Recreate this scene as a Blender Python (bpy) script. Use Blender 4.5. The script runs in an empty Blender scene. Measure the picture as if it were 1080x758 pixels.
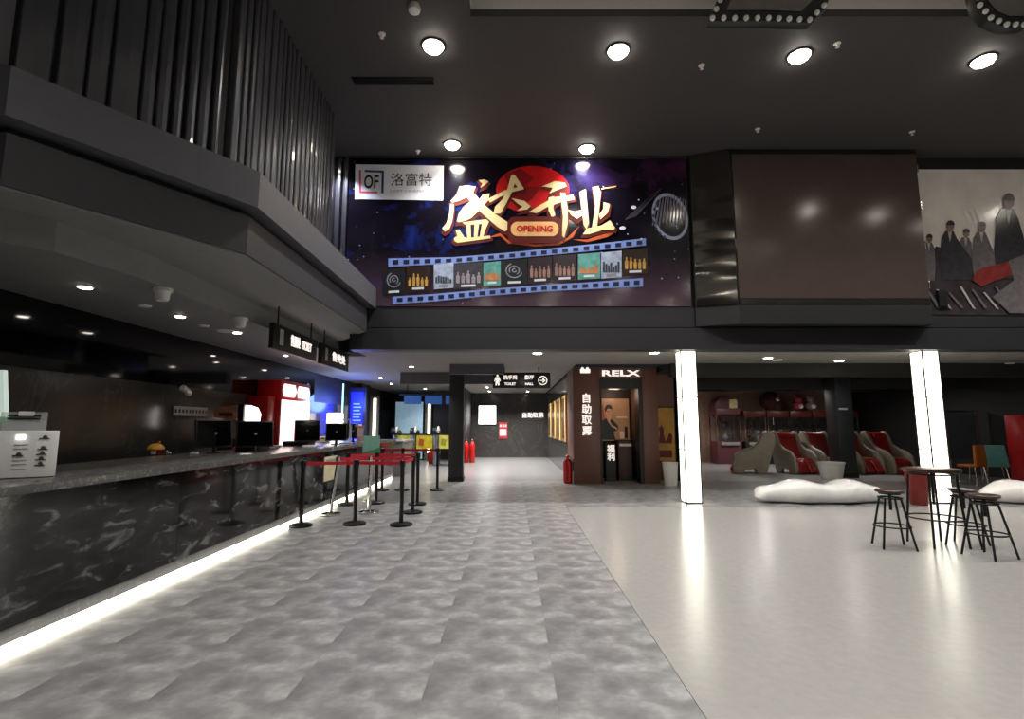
import bpy, bmesh, math, random
from mathutils import Vector, Matrix
R = math.radians
random.seed(7)
SC = bpy.context.scene
COL = SC.collection
# ------------------------------------------------------------------ camera
FPX = 550.0                      # focal length in pixels of a 1080 x 758 frame
EYE = 1.5
PITCH = math.atan(69 / FPX)
cam = bpy.data.cameras.new('camera')
cam.sensor_fit = 'HORIZONTAL'; cam.sensor_width = 36.0; cam.lens = 36.0 * FPX / 1080.0
cam.clip_end = 200
cam_o = bpy.data.objects.new('camera', cam); COL.objects.link(cam_o)
cam_o.location = (0, 0, EYE); cam_o.rotation_euler = (R(90) + PITCH, 0, 0)
SC.camera = cam_o
# ------------------------------------------------------------------ world + view
w = bpy.data.worlds.new('world'); SC.world = w; w.use_nodes = True
w.node_tree.nodes['Background'].inputs[0].default_value = (0.55, 0.58, 0.65, 1)
w.node_tree.nodes['Background'].inputs[1].default_value = 0.02
SC.view_settings.view_transform = 'Standard'; SC.view_settings.look = 'None'
SC.view_settings.gamma = 1.0; SC.view_settings.use_curve_mapping = False
SC.view_settings.exposure = 0.0
SPOT_W = 620.0        # main ceiling spotlights, watts
DOWN_W = 70.0         # small downlights
CORR_W = 620.0        # corridor downlights
# ------------------------------------------------------------------ pixel -> place
cP, sP = math.cos(PITCH), math.sin(PITCH)
def ray(u, v):
    a = (u - 540) / FPX; b = (379 - v) / FPX
    return Vector((a, cP - b * sP, sP + b * cP))
def onz(u, v, z=0.0):
    r = ray(u, v); t = (z - EYE) / r.z; return Vector((r.x * t, r.y * t, z))
def ony(u, v, y):
    r = ray(u, v); t = y / r.y; return Vector((r.x * t, y, EYE + r.z * t))
def onx(u, v, x):
    r = ray(u, v); t = x / r.x; return Vector((x, r.y * t, EYE + r.z * t))
# ------------------------------------------------------------------ materials
def nt(name):
    m = bpy.data.materials.new(name); m.use_nodes = True
    t = m.node_tree; b = t.nodes['Principled BSDF']
    return m, t, b
def rgb(h):
    h = h.lstrip('#'); c = [int(h[i:i+2], 16) / 255 for i in (0, 2, 4)]
    return tuple((x / 12.92 if x <= 0.04045 else ((x + 0.055) / 1.055) ** 2.4) for x in c) + (1,)
def coords(t, kind='Object', scale=(1, 1, 1)):
    tc = t.nodes.new('ShaderNodeTexCoord'); mp = t.nodes.new('ShaderNodeMapping')
    mp.inputs['Scale'].default_value = scale
    t.links.new(tc.outputs[kind], mp.inputs['Vector']); return mp.outputs['Vector']
def noise(t, vec, scale, detail=4, rough=0.55, dist=0.0):
    n = t.nodes.new('ShaderNodeTexNoise'); n.inputs['Scale'].default_value = scale
    n.inputs['Detail'].default_value = detail; n.inputs['Roughness'].default_value = rough
    n.inputs['Distortion'].default_value = dist
    t.links.new(vec, n.inputs['Vector']); return n
def ramp(t, fac, stops):
    r = t.nodes.new('ShaderNodeValToRGB')
    e = r.color_ramp.elements
    while len(e) < len(stops): e.new(0.5)
    for i, (p, c) in enumerate(stops):
        e[i].position = p; e[i].color = c
    t.links.new(fac, r.inputs['Fac']); return r.outputs['Color']
def bump(t, b, h, strength, dist=0.01):
    bp = t.nodes.new('ShaderNodeBump'); bp.inputs['Strength'].default_value = strength
    bp.inputs['Distance'].default_value = dist
    t.links.new(h, bp.inputs['Height']); t.links.new(bp.outputs['Normal'], b.inputs['Normal'])
M = {}
def mat(name, col, rough=0.5, metal=0.0, var=0.12, nscale=9.0, emit=None, es=0.0, spec=0.5, bmp=0.0, alpha=None, coat=0.0):
    """plain surface with a little procedural mottling"""
    if name in M: return M[name]
    m, t, b = nt(name)
    c = rgb(col) if isinstance(col, str) else tuple(col) + (1,)
    vec = coords(t); n = noise(t, vec, nscale)
    lo = tuple(x * (1 - var) for x in c[:3]) + (1,); hi = tuple(min(1, x * (1 + var)) for x in c[:3]) + (1,)
    t.links.new(ramp(t, n.outputs['Fac'], [(0.3, lo), (0.7, hi)]), b.inputs['Base Color'])
    b.inputs['Roughness'].default_value = rough; b.inputs['Metallic'].default_value = metal
    b.inputs['Specular IOR Level'].default_value = spec
    b.inputs['Coat Weight'].default_value = coat
    if bmp: bump(t, b, n.outputs['Fac'], bmp)
    if emit:
        b.inputs['Emission Color'].default_value = rgb(emit); b.inputs['Emission Strength'].default_value = es
    if alpha is not None: b.inputs['Alpha'].default_value = alpha
    M[name] = m; return m
def glass(name, col='#ffffff', rough=0.02, alpha=0.18):
    if name in M: return M[name]
    m, t, b = nt(name)
    b.inputs['Base Color'].default_value = rgb(col); b.inputs['Roughness'].default_value = rough
    b.inputs['Alpha'].default_value = alpha
    vec = coords(t); n = noise(t, vec, 2.0); bump(t, b, n.outputs['Fac'], 0.02)
    M[name] = m; return m
def marble(name, base, vein, scale=1.6, rough=0.12, amount=0.5, fine=True):
    m, t, b = nt(name)
    vec = coords(t)
    n1 = noise(t, vec, scale, 6, 0.62, 1.6)
    n2 = noise(t, vec, scale * 4.5, 8, 0.7, 0.8)
    s = t.nodes.new('ShaderNodeMath'); s.operation = 'SUBTRACT'; s.inputs[1].default_value = 0.5
    t.links.new(n1.outputs['Fac'], s.inputs[0])
    a = t.nodes.new('ShaderNodeMath'); a.operation = 'ABSOLUTE'; t.links.new(s.outputs[0], a.inputs[0])
    v1 = ramp(t, a.outputs[0], [(0.0, (1, 1, 1, 1)), (0.012, (0, 0, 0, 1))])
    v2 = ramp(t, n2.outputs['Fac'], [(0.56, (0, 0, 0, 1)), (0.78, (1, 1, 1, 1))])
    mul = t.nodes.new('ShaderNodeMath'); mul.operation = 'MULTIPLY_ADD'; mul.use_clamp = True
    t.links.new(v1, mul.inputs[0]); mul.inputs[1].default_value = amount
    mu2 = t.nodes.new('ShaderNodeMath'); mu2.operation = 'MULTIPLY'; mu2.inputs[1].default_value = 0.7 if fine else 0.15
    t.links.new(v2, mu2.inputs[0]); t.links.new(mu2.outputs[0], mul.inputs[2])
    t.links.new(ramp(t, mul.outputs[0], [(0, rgb(base)), (1, rgb(vein))]), b.inputs['Base Color'])
    b.inputs['Roughness'].default_value = rough
    M[name] = m; return m

def tile_material():
    m, t, b = nt('vinyl_tile')
    # the print repeats without a break along each strip: wrap y around a circle of one tile length
    tc = t.nodes.new('ShaderNodeTexCoord'); sp = t.nodes.new('ShaderNodeSeparateXYZ')
    t.links.new(tc.outputs['Object'], sp.inputs[0])
    ph = t.nodes.new('ShaderNodeMath'); ph.operation = 'MULTIPLY'; ph.inputs[1].default_value = 2 * math.pi / 0.75
    t.links.new(sp.outputs['Y'], ph.inputs[0])
    cb = t.nodes.new('ShaderNodeCombineXYZ')
    for op, i in (('COSINE', 0), ('SINE', 1)):
        f = t.nodes.new('ShaderNodeMath'); f.operation = op; t.links.new(ph.outputs[0], f.inputs[0])
        g2 = t.nodes.new('ShaderNodeMath'); g2.operation = 'MULTIPLY'; g2.inputs[1].default_value = 0.119
        t.links.new(f.outputs[0], g2.inputs[0]); t.links.new(g2.outputs[0], cb.inputs[i])
    gx = t.nodes.new('ShaderNodeMath'); gx.operation = 'MULTIPLY'; gx.inputs[1].default_value = 0.9
    t.links.new(sp.outputs['X'], gx.inputs[0]); t.links.new(gx.outputs[0], cb.inputs[2])
    of = t.nodes.new('ShaderNodeVectorMath'); of.operation = 'ADD'; of.inputs[1].default_value = (3.7, 1.3, 8.2)
    t.links.new(cb.outputs[0], of.inputs[0])
    n1 = noise(t, of.outputs[0], 5.0, 3, 0.55, 0.15); n2 = noise(t, cb.outputs[0], 17, 3, 0.6, 0.1)
    n3 = noise(t, tc.outputs['Object'], 60, 3)
    mx = t.nodes.new('ShaderNodeMix'); mx.data_type = 'FLOAT'; mx.inputs[0].default_value = 0.2
    t.links.new(n1.outputs['Fac'], mx.inputs[2]); t.links.new(n2.outputs['Fac'], mx.inputs[3])
    # a soft fade across the strip, part of the print, so that neighbouring strips meet at a visible seam
    fx = t.nodes.new('ShaderNodeMath'); fx.operation = 'MULTIPLY_ADD'; fx.inputs[1].default_value = 0.11
    t.links.new(sp.outputs['X'], fx.inputs[0]); t.links.new(mx.outputs[0], fx.inputs[2])
    t.links.new(ramp(t, fx.outputs[0], [(0.32, rgb('#6f6e6e')), (0.46, rgb('#818080')), (0.56, rgb('#929190')), (0.68, rgb('#adacab'))]), b.inputs['Base Color'])
    b.inputs['Roughness'].default_value = 0.28; b.inputs['Specular IOR Level'].default_value = 0.4
    bump(t, b, n3.outputs['Fac'], 0.03)
    M['tile'] = m
tile_material()
def flake_marble():
    m, t, b = nt('counter_marble')
    tc = t.nodes.new('ShaderNodeTexCoord'); mp = t.nodes.new('ShaderNodeMapping')
    mp.inputs['Rotation'].default_value = (R(35), 0, 0); mp.inputs['Scale'].default_value = (1, 1, 2.4)
    t.links.new(tc.outputs['Object'], mp.inputs['Vector'])
    n1 = noise(t, mp.outputs['Vector'], 3.4, 5, 0.62, 0.7)
    t.links.new(ramp(t, n1.outputs['Fac'], [(0.38, rgb('#0a0a0b')), (0.50, rgb('#171718')), (0.58, rgb('#2c2c2d')), (0.68, rgb('#6a6968'))]), b.inputs['Base Color'])
    b.inputs['Roughness'].default_value = 0.09
    M['counter_marble'] = m
flake_marble()
marble('wall_marble', '#3a3938', '#8a8683', 0.5, 0.16, 0.14, False)
marble('top_marble', '#4e4c4b', '#b9b6b2', 3.0, 0.25, 0.25)
marble('plinth_marble', '#a8a7a4', '#e0dfdc', 2.2, 0.2, 0.5)
mat('beige', '#a09d98', 0.24, var=0.05, nscale=14, spec=0.45)
mat('subfloor', '#6a6969', 0.4, var=0.15, nscale=2.0)
mat('ceil_dark', '#434041', 0.75, var=0.05)
mat('fascia', '#545359', 0.5, var=0.05)
mat('fascia_low', '#333236', 0.55, var=0.05)
mat('bulkhead', '#222124', 0.5, var=0.05)
mat('fascia_dark', '#0c0c0d', 0.7)
mat('soffit', '#858482', 0.7, var=0.05)
mat('coffer', '#cfccc8', 0.8, var=0.04)
mat('low_ceiling', '#827e79', 0.75, var=0.05)
mat('dark_ceiling', '#1d1b1b', 0.8)
mat('wall_dark', '#1c1b1c', 0.5)
mat('black', '#0a0a0a', 0.45)
mat('gloss_black', '#050505', 0.06, var=0.02)
mat('slat', '#47474d', 0.3, metal=0.3, var=0.08, coat=0.5)
mat('black_metal', '#141313', 0.4, metal=0.3)
mat('chrome', '#c8c6c2', 0.15, metal=1.0)
mat('white_plastic', '#e8e6e2', 0.3, var=0.03)
mat('grey_plastic', '#9b9a97', 0.4)
mat('belt_red', '#c5122a', 0.55)
mat('brown_wall', '#6a463d', 0.45, var=0.06)
mat('back_wall', '#b08e7c', 0.8)
mat('red_gloss', '#b1130f', 0.3)
mat('red_leather', '#8f1710', 0.38, bmp=0.1)
mat('taupe', '#8b8071', 0.45)
mat('bench_white', '#ece8e4', 0.22, var=0.03)
mat('lamp_glow', '#ffffff', emit='#fff6e6', es=60.0)
mat('down_glow', '#ffffff', emit='#fff4e4', es=25.0)
mat('led', '#ffffff', emit='#fff8e2', es=11.0)
mat('column_glow', '#ffffff', emit='#fffbe6', es=4.5)
mat('sign_glow', '#ffffff', emit='#fff1e6', es=1.0)
mat('white_glow', '#ffffff', emit='#ffffff', es=2.5)
mat('cool_glow', '#ffffff', emit='#fff2ee', es=4.0)
mat('blue_glow', '#1020ff', emit='#0a14ff', es=2.6)
mat('pale_blue', '#b8d4e0', 0.2, emit='#8fb4c8', es=0.4)  # partition glass, brightness put in as emission; no lamp behind it
mat('sensor_white', '#dedbd5', 0.5)
mat('steel', '#77736f', 0.2, metal=0.9, nscale=3, bmp=0.25)
mat('gold', '#b08a4a', 0.3, metal=0.4)
mat('wood_seat', '#3a2318', 0.35)
# ------------------------------------------------------------------ mesh helpers
class MB:
    def __init__(s): s.bm = bmesh.new()
    def poly_prism(s, pts, axis='z', a=0.0, b=1.0):
        """pts: 2D outline; z: (x,y), y: (x,z), x: (y,z)"""
        def P(p, h):
            if axis == 'z': return (p[0], p[1], h)
            if axis == 'y': return (p[0], h, p[1])
            return (h, p[0], p[1])
        lo = [s.bm.verts.new(P(p, a)) for p in pts]; hi = [s.bm.verts.new(P(p, b)) for p in pts]
        s.bm.faces.new(lo); s.bm.faces.new(hi[::-1]); n = len(pts)
        for i in range(n):
            j = (i + 1) % n; s.bm.faces.new((lo[i], hi[i], hi[j], lo[j]))
        return s
    def box(s, x0, x1, y0, y1, z0, z1):
        return s.poly_prism([(x0, y0), (x1, y0), (x1, y1), (x0, y1)], 'z', z0, z1)
    def tube(s, pts, r, n=10, r1=None):
        pts = [Vector(p) for p in pts]; rings = []
        for i, p in enumerate(pts):
            d = (pts[min(i + 1, len(pts) - 1)] - pts[max(i - 1, 0)]).normalized()
            up = Vector((0, 0, 1)) if abs(d.z) < 0.9 else Vector((1, 0, 0))
            a = d.cross(up).normalized(); b = d.cross(a)
            rr = r if r1 is None else r + (r1 - r) * i / max(1, len(pts) - 1)
            rings.append([s.bm.verts.new(p + a * (rr * math.cos(2 * math.pi * k / n)) + b * (rr * math.sin(2 * math.pi * k / n))) for k in range(n)])
        for i in range(len(rings) - 1):
            for k in range(n):
                l = (k + 1) % n; s.bm.faces.new((rings[i][k], rings[i][l], rings[i + 1][l], rings[i + 1][k]))
        s.bm.faces.new(rings[0]); s.bm.faces.new(rings[-1][::-1]); return s
    def lathe(s, prof, n=24, c=(0, 0, 0), axis='z'):
        """prof: (radius, height) from bottom to top"""
        c = Vector(c); rings = []
        for r, h in prof:
            ring = []
            for k in range(n):
                t = 2 * math.pi * k / n
                x, y = r * math.cos(t), r * math.sin(t)
                q = (x, y, h) if axis == 'z' else ((x, h, y) if axis == 'y' else (h, x, y))
                ring.append(s.bm.verts.new(c + Vector(q)))
            rings.append(ring)
        for i in range(len(rings) - 1):
            for k in range(n):
                l = (k + 1) % n; s.bm.faces.new((rings[i][k], rings[i][l], rings[i + 1][l], rings[i + 1][k]))
        s.bm.faces.new(rings[0]); s.bm.faces.new(rings[-1][::-1]); return s
    def torus(s, R_, r, c=(0, 0, 0), n=32, m=8, axis='z', arc=1.0):
        c = Vector(c); rings = []
        cnt = n if arc >= 1 else n + 1
        for i in range(cnt):
            t = 2 * math.pi * arc * i / n; ring = []
            for k in range(m):
                f = 2 * math.pi * k / m; rr = R_ + r * math.cos(f)
                x, y, z = rr * math.cos(t), rr * math.sin(t), r * math.sin(f)
                q = (x, y, z) if axis == 'z' else ((x, z, y) if axis == 'y' else (z, x, y))
                ring.append(s.bm.verts.new(c + Vector(q)))
            rings.append(ring)
        for i in range(n if arc >= 1 else n):
            j = (i + 1) % len(rings)
            if arc < 1 and i + 1 >= len(rings): break
            for k in range(m):
                l = (k + 1) % m; s.bm.faces.new((rings[i][k], rings[j][k], rings[j][l], rings[i][l]))
        return s
    def ball(s, c, r, n=14, sq=(1, 1, 1)):
        res = bmesh.ops.create_uvsphere(s.bm, u_segments=n, v_segments=max(6, n * 2 // 3), radius=r)
        for v in res['verts']:
            v.co = Vector((v.co.x * sq[0], v.co.y * sq[1], v.co.z * sq[2])) + Vector(c)
        return s
    def loft(s, rings, cap=True):
        vs = [[s.bm.verts.new(p) for p in r] for r in rings]; n = len(rings[0])
        for i in range(len(vs) - 1):
            for k in range(n):
                l = (k + 1) % n; s.bm.faces.new((vs[i][k], vs[i][l], vs[i + 1][l], vs[i + 1][k]))
        if cap: s.bm.faces.new(vs[0]); s.bm.faces.new(vs[-1][::-1])
        return s
    def xf(s, mtx):
        bmesh.ops.transform(s.bm, matrix=mtx, verts=s.bm.verts[:]); return s
    def build(s, name, m, parent=None, smooth=False, bevel=0.0, seg=2, local=False, kind=None):
        bm = s.bm
        if bevel:
            bmesh.ops.remove_doubles(bm, verts=bm.verts[:], dist=1e-6)
            bm.normal_update()
            ed = [e for e in bm.edges if len(e.link_faces) == 2 and e.calc_face_angle(0) > R(28)]
            bmesh.ops.bevel(bm, geom=ed, offset=bevel, segments=seg, affect='EDGES', clamp_overlap=True, profile=0.5)
        bmesh.ops.recalc_face_normals(bm, faces=bm.faces[:])
        if parent is not None and not local:
            org = ORG.get(parent, Vector((0, 0, 0)))
            for v in bm.verts: v.co -= org
            loc = Vector((0, 0, 0)); myorg = org
        elif parent is None:
            xs = [v.co.x for v in bm.verts]; ys = [v.co.y for v in bm.verts]; zs = [v.co.z for v in bm.verts]
            org = Vector(((min(xs) + max(xs)) / 2, (min(ys) + max(ys)) / 2, min(zs)))
            for v in bm.verts: v.co -= org
            loc = org; myorg = org
        else:
            loc = Vector((0, 0, 0)); myorg = ORG.get(parent, Vector((0, 0, 0)))
        me = bpy.data.meshes.new(name); bm.to_mesh(me); bm.free()
        me.materials.append(M[m] if isinstance(m, str) else m)
        if smooth or bevel:
            for p in me.polygons: p.use_smooth = True
            me.set_sharp_from_angle(angle=R(38))
        o = bpy.data.objects.new(name, me); COL.objects.link(o)
        o.location = loc
        if parent is not None: o.parent = parent
        ORG[o] = myorg
        if kind: o['kind'] = kind
        return o
ORG = {}
def tag(o, label, cat, group=None, kind=None):
    o['label'] = label; o['category'] = cat
    if group: o['group'] = group
    if kind: o['kind'] = kind
    return o
def thing(name, label, cat, loc=(0, 0, 0), rz=0.0, group=None):
    o = bpy.data.objects.new(name, None); COL.objects.link(o)
    o.location = loc; o.rotation_euler = (0, 0, rz); o.empty_display_size = 0.1
    ORG[o] = Vector(loc)
    return tag(o, label, cat, group)
def struct(o, label=None):
    o['kind'] = 'structure'
    if label: o['label'] = label
    return o
def copy_tree(o, parent=None):
    c = o.copy(); COL.objects.link(c); c.parent = parent
    ORG[c] = ORG.get(o, Vector((0, 0, 0)))
    for ch in list(o.children): copy_tree(ch, c)
    return c
def place(proto, first, loc, rz, label, group=None):
    o = proto if first else copy_tree(proto)
    o.location = loc; o.rotation_euler = (0, 0, rz); o['label'] = label
    if group: o['group'] = group
    return o
def text(body, size, m, parent, loc, rot=(R(90), 0, 0), bold=0.0, extrude=0.004, name='lettering', width=None, local=False, stack=False, sx=1.0):
    cu = bpy.data.curves.new('t', 'FONT'); cu.body = body; cu.size = size
    cu.align_x = 'CENTER'; cu.align_y = 'CENTER'; cu.extrude = extrude; cu.offset = bold; cu.resolution_u = 3
    if stack: cu.space_line = 0.95
    o = bpy.data.objects.new('t', cu); COL.objects.link(o)
    dg = bpy.context.evaluated_depsgraph_get(); dg.update()
    me = bpy.data.meshes.new_from_object(o.evaluated_get(dg))
    bpy.data.objects.remove(o); bpy.data.curves.remove(cu)
    if len(me.vertices):
        xs = [v.co.x for v in me.vertices]; ys = [v.co.y for v in me.vertices]
        cx, cy = (min(xs) + max(xs)) / 2, (min(ys) + max(ys)) / 2
        k = (width / (max(xs) - min(xs))) if width else sx
        for v in me.vertices: v.co.x = (v.co.x - cx) * k; v.co.y -= cy
    else: print('EMPTY TEXT', body)
    mt = Matrix.Translation(Vector(loc) - (Vector((0, 0, 0)) if local else ORG.get(parent, Vector((0, 0, 0))))) @ Matrix.Rotation(rot[2], 4, 'Z') @ Matrix.Rotation(rot[1], 4, 'Y') @ Matrix.Rotation(rot[0], 4, 'X')
    me.transform(mt); me.name = name
    me.materials.clear(); me.materials.append(M[m])
    t = bpy.data.objects.new(name, me); COL.objects.link(t); t.parent = parent
    ORG[t] = ORG.get(parent, Vector((0, 0, 0)))
    return t
def lamp(kind, name, loc, watts, color=(1, 0.95, 0.88), parent=None, size=0.1, spot=120, blend=0.8, rot=None):
    l = bpy.data.lights.new(name, kind); l.energy = watts; l.color = color
    if kind == 'SPOT': l.spot_size = R(spot); l.spot_blend = blend; l.shadow_soft_size = size
    elif kind == 'POINT': l.shadow_soft_size = size
    o = bpy.data.objects.new(name, l); COL.objects.link(o)
    o.location = Vector(loc) - (ORG[parent] if parent else Vector((0, 0, 0)))
    if parent: o.parent = parent
    if rot: o.rotation_euler = rot
    return o

# ================================================================== ROOM SHELL
WY = 10.2          # face of the upper wall that carries the opening banner
CZ = 7.0           # lobby ceiling
LZ = 3.0           # low ceiling behind and over the counter
XL, XR = -5.7, 14.0
YB = 24.8          # far end of the corridor
fl = struct(MB().box(XL - .3, XR + .3, -6.3, 25.4, -0.25, -0.012).build('floor', 'subfloor'))
fl.location.z = fl.location.z
# vinyl tiles, each a piece of its own
T = 0.75
tb = MB(); g = 0.0004
tb.box(-T/2 + g, T/2 - g, -T/2 + g, T/2 - g, -0.012, 0.0)
tproto = tb.build('tile', 'tile', fl, local=True)
first = True; cnt = 0
def put_tile(cx, cy):
    global first, cnt
    o = tproto if first else tproto.copy()
    if not first: COL.objects.link(o); o.parent = fl
    first = False; cnt += 1
    o.location = Vector((cx, cy, 0)) - fl.location
    o.rotation_euler = (0, 0, 0)
rows = [(1.95 + T * k) for k in range(17)]
for j, yy in enumerate(rows):
    for i in range(6):
        put_tile(1.0 - T / 2 - T * i, yy)
for yy in [r for r in rows if r - T/2 > 9.7]:
    for i in range(14):
        put_tile(1.0 + T / 2 + T * i, yy)
ye = rows[-1] + T / 2
ys0 = [r for r in rows if r - T/2 > 9.7][0] - T/2
rest = []
yy = ye + T / 2
while yy < 25.0:
    for i in range(-6, 15): rest.append((1.0 + T / 2 + T * i, yy))
    yy += T
for k in range(1, 11):
    for i in range(6): rest.append((1.0 - T / 2 - T * i, 1.95 - T * k))
rb = MB()
for cx, cy in rest:
    if cx > XR: continue
    rb.box(cx - T/2 + g, cx + T/2 - g, cy - T/2 + g, cy + T/2 - g, -0.012, 0.0)
ro = rb.build('tiles', 'tile', fl, kind='stuff')
bf = struct(MB().box(1.003, XR, -6.0, ys0 - 0.003, -0.012, 0.001).build('floor_beige', 'beige'))
for o in (bf,): o['label'] = 'smooth pale beige floor on the right'
# lobby ceiling with a pale recessed coffer
CX0, CY0, CY1 = -0.56, 1.2, 6.52
struct(MB().box(XL - .3, XR + .3, CY1, WY + .3, CZ, CZ + .1)
       .box(XL - .3, XR + .3, -6.3, CY0, CZ, CZ + .1)
       .box(XL - .3, CX0, CY0, CY1, CZ, CZ + .1).build('ceiling', 'ceil_dark'))
struct(MB().box(CX0, XR + .3, CY1, CY1 + .03, CZ + .1, CZ + .6)
       .box(CX0 - .05, CX0, CY0, CY1, CZ + .1, CZ + .6)
       .box(CX0, XR + .3, CY0 - .05, CY0, CZ + .1, CZ + .6)
       .box(CX0 - .05, XR + .3, CY0 - .05, CY1 + .05, CZ + .6, CZ + .66).build('trim_1', 'coffer'), 'pale inside of the recessed ceiling panel')
struct(MB().box(CX0, XR, CY1 - .10, CY1 - .07, CZ - .02, CZ + .085).box(CX0, XR, CY1 - .07, CY1, CZ - .02, CZ).build('trim_2', 'ceil_dark'))
# walls
struct(MB().box(XL - .2, XL, -6.2, 25.3, 0, 2.16).build('wall_left', 'wall_marble'))
struct(MB().box(XL - .2, XL + .012, 0.0, 15.0, 2.16, LZ).build('wall_left_upper', 'gloss_black'))
struct(MB().box(XL - .2, XL, -6.2, 0.0, 2.16, CZ).box(XL - .2, XL, 0, 25.3, LZ, CZ).box(XL - .2, XL, 15.0, 25.3, 2.16, LZ).build('wall_left_top', 'wall_dark'))
struct(MB().box(XR, XR + .2, -6.2, 25.3, 0, CZ).build('wall_right', 'wall_dark'))
struct(MB().box(XL, XR, -6.2, -6.0, 0, CZ).build('wall_front', 'wall_dark'))
wb = struct(MB().box(XL, XR, WY + .04, WY + .3, 3.3, CZ).build('wall_back', 'wall_dark'))
# bulkhead under the banner: two stepped bands
struct(MB().box(-3.2, XR, WY - .02, WY + .3, 3.42, 3.82).build('trim_3', 'bulkhead'))
struct(MB().box(-3.2, XR, WY - .06, WY + .3, 2.97, 3.40).build('trim_4', 'bulkhead'))
struct(MB().box(-3.2, XR, WY + .03, WY + .28, 3.40, 3.42).build('trim_5', 'fascia_dark'))
# low ceiling behind the bulkhead
struct(MB().box(-3.2, XR, WY + .3, 12.9, LZ, LZ + .1).box(XL, 1.6, 12.9, 25.2, LZ, LZ + .1).box(XL, -3.2, 11.4, 12.9, LZ, LZ + .1).build('ceiling_low', 'low_ceiling'))
struct(MB().box(3.9, XR, 12.9, 25.2, 2.9, 3.05).box(3.9, XR, 12.7, 13.0, 2.68, 3.0).box(3.9, XR, 15.8, 16.1, 2.6, 2.95).box(3.9, XR, 19.0, 19.3, 2.72, 2.95).build('ceiling_dark', 'dark_ceiling'))
struct(MB().box(-3.2, -0.2, 14.9, 15.1, 2.66, LZ).box(-1.55, -0.2, 12.9, 13.0, 2.75, LZ).build('trim_6', 'fascia'))
# far walls
struct(MB().box(-1.92, 1.65, YB, YB + .2, 0, LZ).build('wall_corridor_end', 'wall_marble'))
struct(MB().box(1.65, 1.85, 14.3, YB + .2, 0, LZ).build('wall_corridor_right', 'wall_marble'))
struct(MB().box(-2.05, -1.92, 21.5, YB + .2, 0, LZ).build('wall_corridor_left', 'wall_dark'))
struct(MB().box(XL, -1.92, 25.0, 25.2, 0, LZ).build('wall_gate_end', 'wall_dark'))
struct(MB().box(4.6, XR, 21.6, 21.8, 0, 2.95).build('wall_arcade', 'back_wall'))
struct(MB().box(4.5, 4.62, 14.5, 21.8, 0, 2.95).build('wall_arcade_left', 'back_wall'))
# ---- stepped fascia and slatted front above the counter
Q1 = Vector((-3.79, 3.64)); C_ = Vector((-2.71, 5.32))
sec = (C_ - Q1).normalized(); nrm = Vector((-sec.y, sec.x))     # into the structure
def outline(ins, end_y):
    q = Q1 + nrm * ins; c = C_ + nrm * ins
    x2 = C_.x - ins
    # intersection of the slanted line with x = x2
    k = (x2 - q.x) / sec.x; cc = q + sec * k
    q0 = q + sec * (ins * 0.4)
    return q0, cc, x2
def slab(name, ins, z0, z1, m, end_y):
    q, cc, x2 = outline(ins, end_y)
    return struct(MB().poly_prism([(XL, q.y - 0.25), (q.x, q.y), (cc.x, cc.y), (x2, end_y), (XL, end_y)], 'z', z0, z1).build(name, m))
slab('trim_7', 0.0, 3.80, 4.20, 'fascia', WY + .03)
slab('trim_8', 0.20, 3.72, 3.80, 'fascia_dark', WY)
q, cc, x2 = outline(0.11, 10)
struct(MB().poly_prism([(XL, q.y - 0.25), (q.x, q.y), (cc.x, cc.y), (x2, 9.95), (-3.85, 11.3), (XL, 11.3)], 'z', 3.30, 3.72).build('trim_9', 'fascia_low'))
q, cc, x2 = outline(0.13, 10)
struct(MB().poly_prism([(XL, q.y - 0.25), (q.x, q.y), (cc.x, cc.y), (x2, 9.93), (-3.85, 11.28), (XL, 11.28)], 'z', 3.28, 3.30).build('trim_10', 'soffit'))
struct(MB().poly_prism([(XL, 3.75), (-4.35, 4.0), (-4.0, 4.4), (-3.82, 5.2), (-3.82, 11.39), (XL, 11.39)], 'z', LZ, 3.28).build('ceiling_counter', 'soffit'))
q, cc, x2 = outline(0.52, 10)
SLX = x2
sl = struct(MB().poly_prism([(XL, q.y - 0.6), (q.x - sec.x * .9, q.y - sec.y * .9), (cc.x, cc.y), (x2, 8.75), (XL, 8.75)], 'z', 4.20, CZ).build('wall_bulkhead', 'fascia_dark'))
# slats
pr = {}
def slat(p, ang, wd):
    key = round(wd, 3)
    if key not in pr:
        h = wd / 2
        pr[key] = MB().poly_prism([(-h, 0), (-h, -.06), (-h + .012, -.072), (0, -.078), (h - .02, -.070), (h, -.05), (h, 0)], 'z', 0, CZ - 4.205).build('slat', 'slat', sl, local=True)
        o = pr[key]
    else:
        o = pr[key].copy(); COL.objects.link(o); o.parent = sl
    o.location = Vector((p.x, p.y, 4.2)) - ORG[sl]; o.rotation_euler = (0, 0, ang)
ang1 = math.atan2(sec.y, sec.x)
d = 0.07
L1 = (cc - q).length
rnd = random.Random(3)
while d < L1 + 0.1:
    wd = rnd.choice([.085, .10, .12]) if d < .8 else rnd.choice([.20, .24, .16])
    p = cc - sec * (d + wd / 2)
    slat(p, ang1, wd); d += wd + rnd.choice([.012, .018, .03])
# flat end panel left of the slats
e0 = cc - sec * d; e1 = cc - sec * (d + .9)
MB().poly_prism([(e0.x, e0.y), (e1.x, e1.y), (e1.x - nrm.x * .05, e1.y - nrm.y * .05), (e0.x - nrm.x * .05, e0.y - nrm.y * .05)], 'z', 4.2, CZ).build('end_panel', 'fascia', sl)
d = 0.05
while cc.y + d < 8.7:
    wd = rnd.choice([.10, .12, .15])
    slat(Vector((SLX, cc.y + d + wd / 2)), R(90), wd); d += wd + rnd.choice([.015, .03, .045])
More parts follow.
